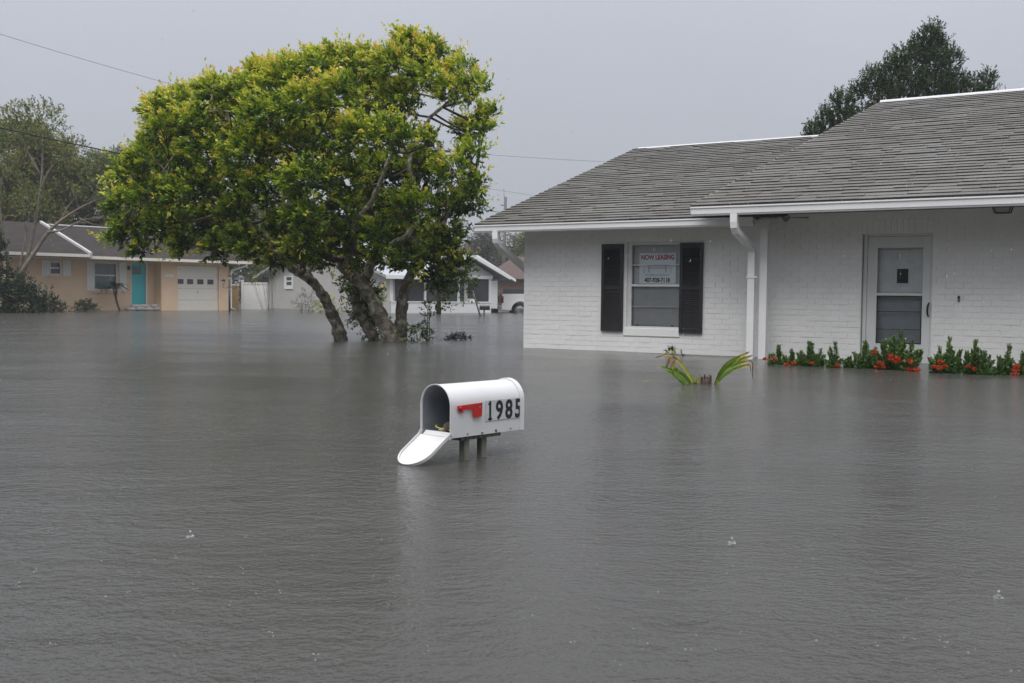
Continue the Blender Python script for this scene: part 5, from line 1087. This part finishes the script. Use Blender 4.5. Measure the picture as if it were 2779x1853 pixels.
ixora('shortest ixora plant, flowerless, fifth from the porch post', 5.74, 1.49, .15, .14, 3, [], G_, 5)
ixora('dark ixora plant at the left foot of the door with one high flower', 5.96, 1.47, .26, .36, 6, [(.13, .215, .030)], G_, 6)
ixora('largest ixora plant covering the door with ten red flower clusters', 6.33, 1.46, .62, .50, 15, [(-.045, .18, .028), (-.04, .13, .034), (.035, .15, .030), (.04, .11, .036), (-.165, .085, .036), (.18, .12, .038), (-.21, .03, .026), (-.13, .03, .024), (.17, .02, .028), (.26, .015, .042)], G_, 7)
ixora('full ixora plant with bright red flowers just right of the door', 6.92, 1.55, .36, .43, 9, [(-.045, .13, .030), (-.05, .06, .042), (.01, .08, .022), (-.11, .07, .022)], G_, 8)
ixora('ixora plant with one tall shoot right of the door', 7.25, 1.56, .32, .41, 7, [(-.06, .09, .020), (.01, .065, .020)], G_, 9)
ixora('tiny ixora sprout between the two plants right of the door', 7.45, 1.56, .11, .10, 3, [], G_, 10)
ixora('airy ixora plant second from the right edge of the picture', 7.55, 1.45, .18, .37, 4, [], G_, 11)
ixora('ixora plant at the right edge of the picture with a stack of red flowers', 7.80, 1.46, .26, .36, 6, [(-.10, .11, .032), (-.11, .07, .040), (-.115, .015, .042), (.0, .09, .018)], G_, 12)
ixora('leafy ixora plant cut by the right edge of the picture', 8.05, 1.46, .26, .34, 6, [], G_, 13)

# ---------------------------------------------------------------- drowned young palm before the house
def drowned_palm():
    P = tag(empty('young_palm', (1.96, 10.72, 0)), 'drowned young palm with two torn fronds and a cut stub above the water', 'palm')
    def ribbon(name, pts, wid, tone0, tone1, folds=1, brown_tip=.25):
        """one pleated leaflet along a spine"""
        S = spline(pts, 6); n = len(S); q = []; tn = []
        for i in range(n - 1):
            for sgn in (-1, 1):
                def edge(j):
                    t = j / (n - 1); d = (S[min(j + 1, n - 1)] - S[max(j - 1, 0)]).normalized(); sd_ = d.cross(Vector((0.15, -1, .2))).normalized()
                    w_ = wid * math.sin(math.pi * (.12 + .83 * t)) ** .7 * (1 if t < .97 else .3); return S[j] + sd_ * w_ * sgn + Vector((0, -.35 * w_, .0))
                q.append([S[i], S[i + 1], edge(i + 1), edge(i)]); t = i / (n - 1)
                tn.append(tone0 + (tone1 - tone0) * t + (.55 * max(0, (t - (1 - brown_tip)) / brown_tip)) + random.gauss(0, .05))
        return quads_obj(name, np.array([[tuple(v) for v in f] for f in q]), np.clip(tn, 0, 1), 'palm_leaf', P)
    # right frond: a fan of joined leaflets rising to the right
    tips = [(.395, .33), (.35, .30), (.44, .295), (.30, .285), (.42, .245), (.36, .235), (.40, .20), (.33, .20)]
    for i, (tx, tz) in enumerate(tips):
        y = random.uniform(-.05, .05)
        ribbon('leaflet', [(.085, -.02, -.04), (.16 - i * .002, y * .3 - .02, .09 + tz * .12 - i * .006), (.25, y * .6, .12 + tz * .32 - i * .006), (tx + .04, y, tz)], .027, .22, .50)
    ribbon('leaflet', [(.09, -.03, -.04), (.13, -.03, .05), (.15, -.03, .09)], .02, .55, .75)
    ribbon('dead_tip', [(.40, 0, .235), (.465, 0, .225), (.475, 0, .15), (.472, 0, .05)], .007, .9, 1.0); ribbon('dead_tip', [(.42, .02, .205), (.455, .02, .18), (.462, .02, .12)], .006, .9, .95)
    # left fronds
    ribbon('leaflet', [(-.10, 0, -.03), (-.16, 0, .08), (-.25, 0, .20), (-.34, 0, .275)], .020, .62, .72); ribbon('leaflet', [(-.11, .02, -.03), (-.19, .02, .12), (-.28, .02, .24), (-.37, .02, .285), (-.45, .02, .275), (-.51, .02, .255)], .010, .6, .85)
    ribbon('dead_tip', [(-.36, 0, .27), (-.375, 0, .22), (-.40, 0, .16)], .014, .85, .95); ribbon('dead_tip', [(-.31, 0, .225), (-.335, 0, .19), (-.345, 0, .12)], .016, .88, .95)
    for i, (tx, tz, tn) in enumerate(((-.485, .18, .15), (-.345, .175, .25), (-.31, .17, .2), (-.28, .15, .18), (-.40, .13, .15))):
        ribbon('leaflet', [(-.125 - i * .01, -.03, -.05), (-.20 - i * .01, -.03, .045), (-.27 - i * .012, -.03, .105), (tx, -.03, tz)], .040 if i else .026, tn, tn + .15, 1, .12)
    ribbon('leaflet', [(-.09, 0, -.04), (-.085, 0, .03), (-.10, 0, .075)], .024, .6, .5)
    # cut stub of old leaf bases
    for k in range(13):
        x = -.06 + k * .0095; h = random.uniform(.065, .098)
        boxes('leaf_base', [(x, x + .007, -.03 + random.uniform(-.012, .012), .02, -.1, h)], 'stub_dark' if k % 3 else 'stub_pale', P)
    lathe('stub_core', [(.05, -.1), (.05, .04), (.03, .05)], 'stub_dark', P, 10); boxes('broken_base', [(-.125, -.085, -.03, .02, -.05, .02)], 'stub_dark', P, .008)
pmat('stub_dark', (0.05, 0.032, 0.026), (0.085, 0.055, 0.045), rough=0.9, scale=40, stretch=(1, 1, .2)); pmat('stub_pale', (0.26, 0.20, 0.16), rough=0.9)
drowned_palm()
def flotsam():
    D = foliage('drift_branch', [(-1.04, 20.5, .03, .14), (-1.16, 20.5, .01, .12), (-.92, 20.5, .02, .12)], 'debris_leaf', None, 3500, .05, .4, .07, k=4, up=.4, tone0=.25, flat=.45, zmin=.002)
    stuff(D); tag(D, 'dark clump of drifting twigs and leaves right of the trunks', 'branch')
    D2 = foliage('drift_leaves', [(-1.55, 20.45, .0, .10), (-1.72, 20.4, .0, .08)], 'debris_leaf', None, 1500, .05, .4, .05, k=3, up=.2, tone0=.85, flat=.2, zmin=.002); tag(D2, 'patch of yellowish leaves floating at the foot of the trunks', 'leaves')
    a = on_house(2.72, .14, 0)
    D3 = foliage('floating_sprig', [(a.x, a.y, .035, .045)], 'bush_leaf', None, 14000, .05, .35, .05, k=3, up=.8, tone0=.3, zmin=.002); tag(D3, 'dark leafy sprig floating against the wall under the window', 'sprig')
    b = on_house(2.85, .32, 0)
    D4 = foliage('floating_leaves', [(b.x, b.y, .01, .06), (b.x + .12, b.y - .03, .01, .05)], 'debris_leaf', None, 2500, .06, .5, .03, k=2, up=.1, tone0=1.0, flat=.3, zmin=.001); tag(D4, 'yellow-green leaves floating in front of the wall under the right shutter', 'leaves')
    c = quads_obj('floating_leaf', leaf_quads(np.array([[1.32, 10.75, .012]]), np.array([[1.0, .2, .05]]), .10, .02, .1), np.array([.7]), 'palm_leaf'); tag(c, 'single narrow leaf floating left of the drowned palm', 'leaf')
flotsam()

# ---------------------------------------------------------------- unseen trees added behind the viewer to block low sky light
bt = foliage('added_shade_trees', [(random.uniform(-70, 70), random.uniform(-34, -18), random.uniform(1, 12.5), random.uniform(2.4, 3.8)) for i in range(260)], 'back_leaf', None, 16, .55, .7, 1.2, k=7, tone0=.4)
stuff(bt); bt['label'] = 'row of unseen leafy trees added behind the viewer to shade the house wall'; bt['category'] = 'trees'

# ---------------------------------------------------------------- rain
def drop_mat():
    m, t, out = new_mat('rain_drop')
    a = N(t, 'ShaderNodeBsdfTransparent'); d = N(t, 'ShaderNodeBsdfDiffuse'); d.inputs[0].default_value = (.9, .9, .92, 1); g = N(t, 'ShaderNodeBsdfGlossy'); g.inputs['Roughness'].default_value = .1
    m1 = N(t, 'ShaderNodeMixShader'); m1.inputs[0].default_value = .5; t.links.new(d.outputs[0], m1.inputs[1]); t.links.new(g.outputs[0], m1.inputs[2])
    m2 = N(t, 'ShaderNodeMixShader'); m2.inputs[0].default_value = .6; t.links.new(a.outputs[0], m2.inputs[1]); t.links.new(m1.outputs[0], m2.inputs[2]); t.links.new(m2.outputs[0], out.inputs['Surface'])
drop_mat()
def rain():
    g = np.random.default_rng(9); V, F = [], []
    O6 = np.array([(1, 0, 0), (-1, 0, 0), (0, 1, 0), (0, -1, 0), (0, 0, 1), (0, 0, -1)], float); TR = [(0, 2, 4), (2, 1, 4), (1, 3, 4), (3, 0, 4), (2, 0, 5), (1, 2, 5), (3, 1, 5), (0, 3, 5)]
    def add(c, r, ln, slant):
        n = len(V); q = O6 * np.array([r, r, ln]); q[:, 0] += q[:, 2] * slant
        V.extend((q + c).tolist()); F.extend([tuple(i + n for i in f) for f in TR])
    for k in range(2300):                      # falling drops, blown towards the left
        y = g.uniform(4.0, 14.5); add(np.array((g.uniform(-.52, .52) * y, y, g.uniform(.05, 1.0) ** 1.0 * (.9 + .36 * y))), g.uniform(.0006, .0013), g.uniform(.003, .009), .35)
    o = stuff(mesh_obj('rain', V, F, 'rain_drop')); o['label'] = 'rain drops falling through the air'; o['category'] = 'rain'
    V.clear(); F.clear()
    for k in range(240):                       # drops thrown up where the rain hits the water
        y = 2.4 * (14 / 2.4) ** g.random(); x = g.uniform(-.5, .5) * y
        for q in range(g.integers(1, 4)): add(np.array((x + g.normal(0, .008), y + g.normal(0, .008), g.uniform(.004, .03))), g.uniform(.0010, .0022), g.uniform(.0012, .003), 0)
    for x, y in ((-1.13, 3.72), (.78, 3.7), (1.42, 3.05)):     # a few bigger splashes with their crowns
        for q in range(14):
            a = q * .449; add(np.array((x + .012 * math.cos(a), y + .012 * math.sin(a), .004 + .008 * g.random())), .0022, .004, 0)
        add(np.array((x, y, .026)), .004, .005, 0)
    o = stuff(mesh_obj('rain_splashes', V, F, 'rain_drop')); o['label'] = 'tiny splashes where rain drops strike the flood water'; o['category'] = 'rain'
rain()

# ---------------------------------------------------------------- damp air
def haze():
    m, t, out = new_mat('haze')
    v = N(t, 'ShaderNodeVolumePrincipled'); v.inputs['Color'].default_value = (.93, .95, .98, 1); v.inputs['Density'].default_value = .0009; v.inputs['Anisotropy'].default_value = .2
    t.links.new(v.outputs[0], out.inputs['Volume'])
    stuff(box('haze', -950, 950, -100, 1850, -2.2, 16, 'haze'))
haze()
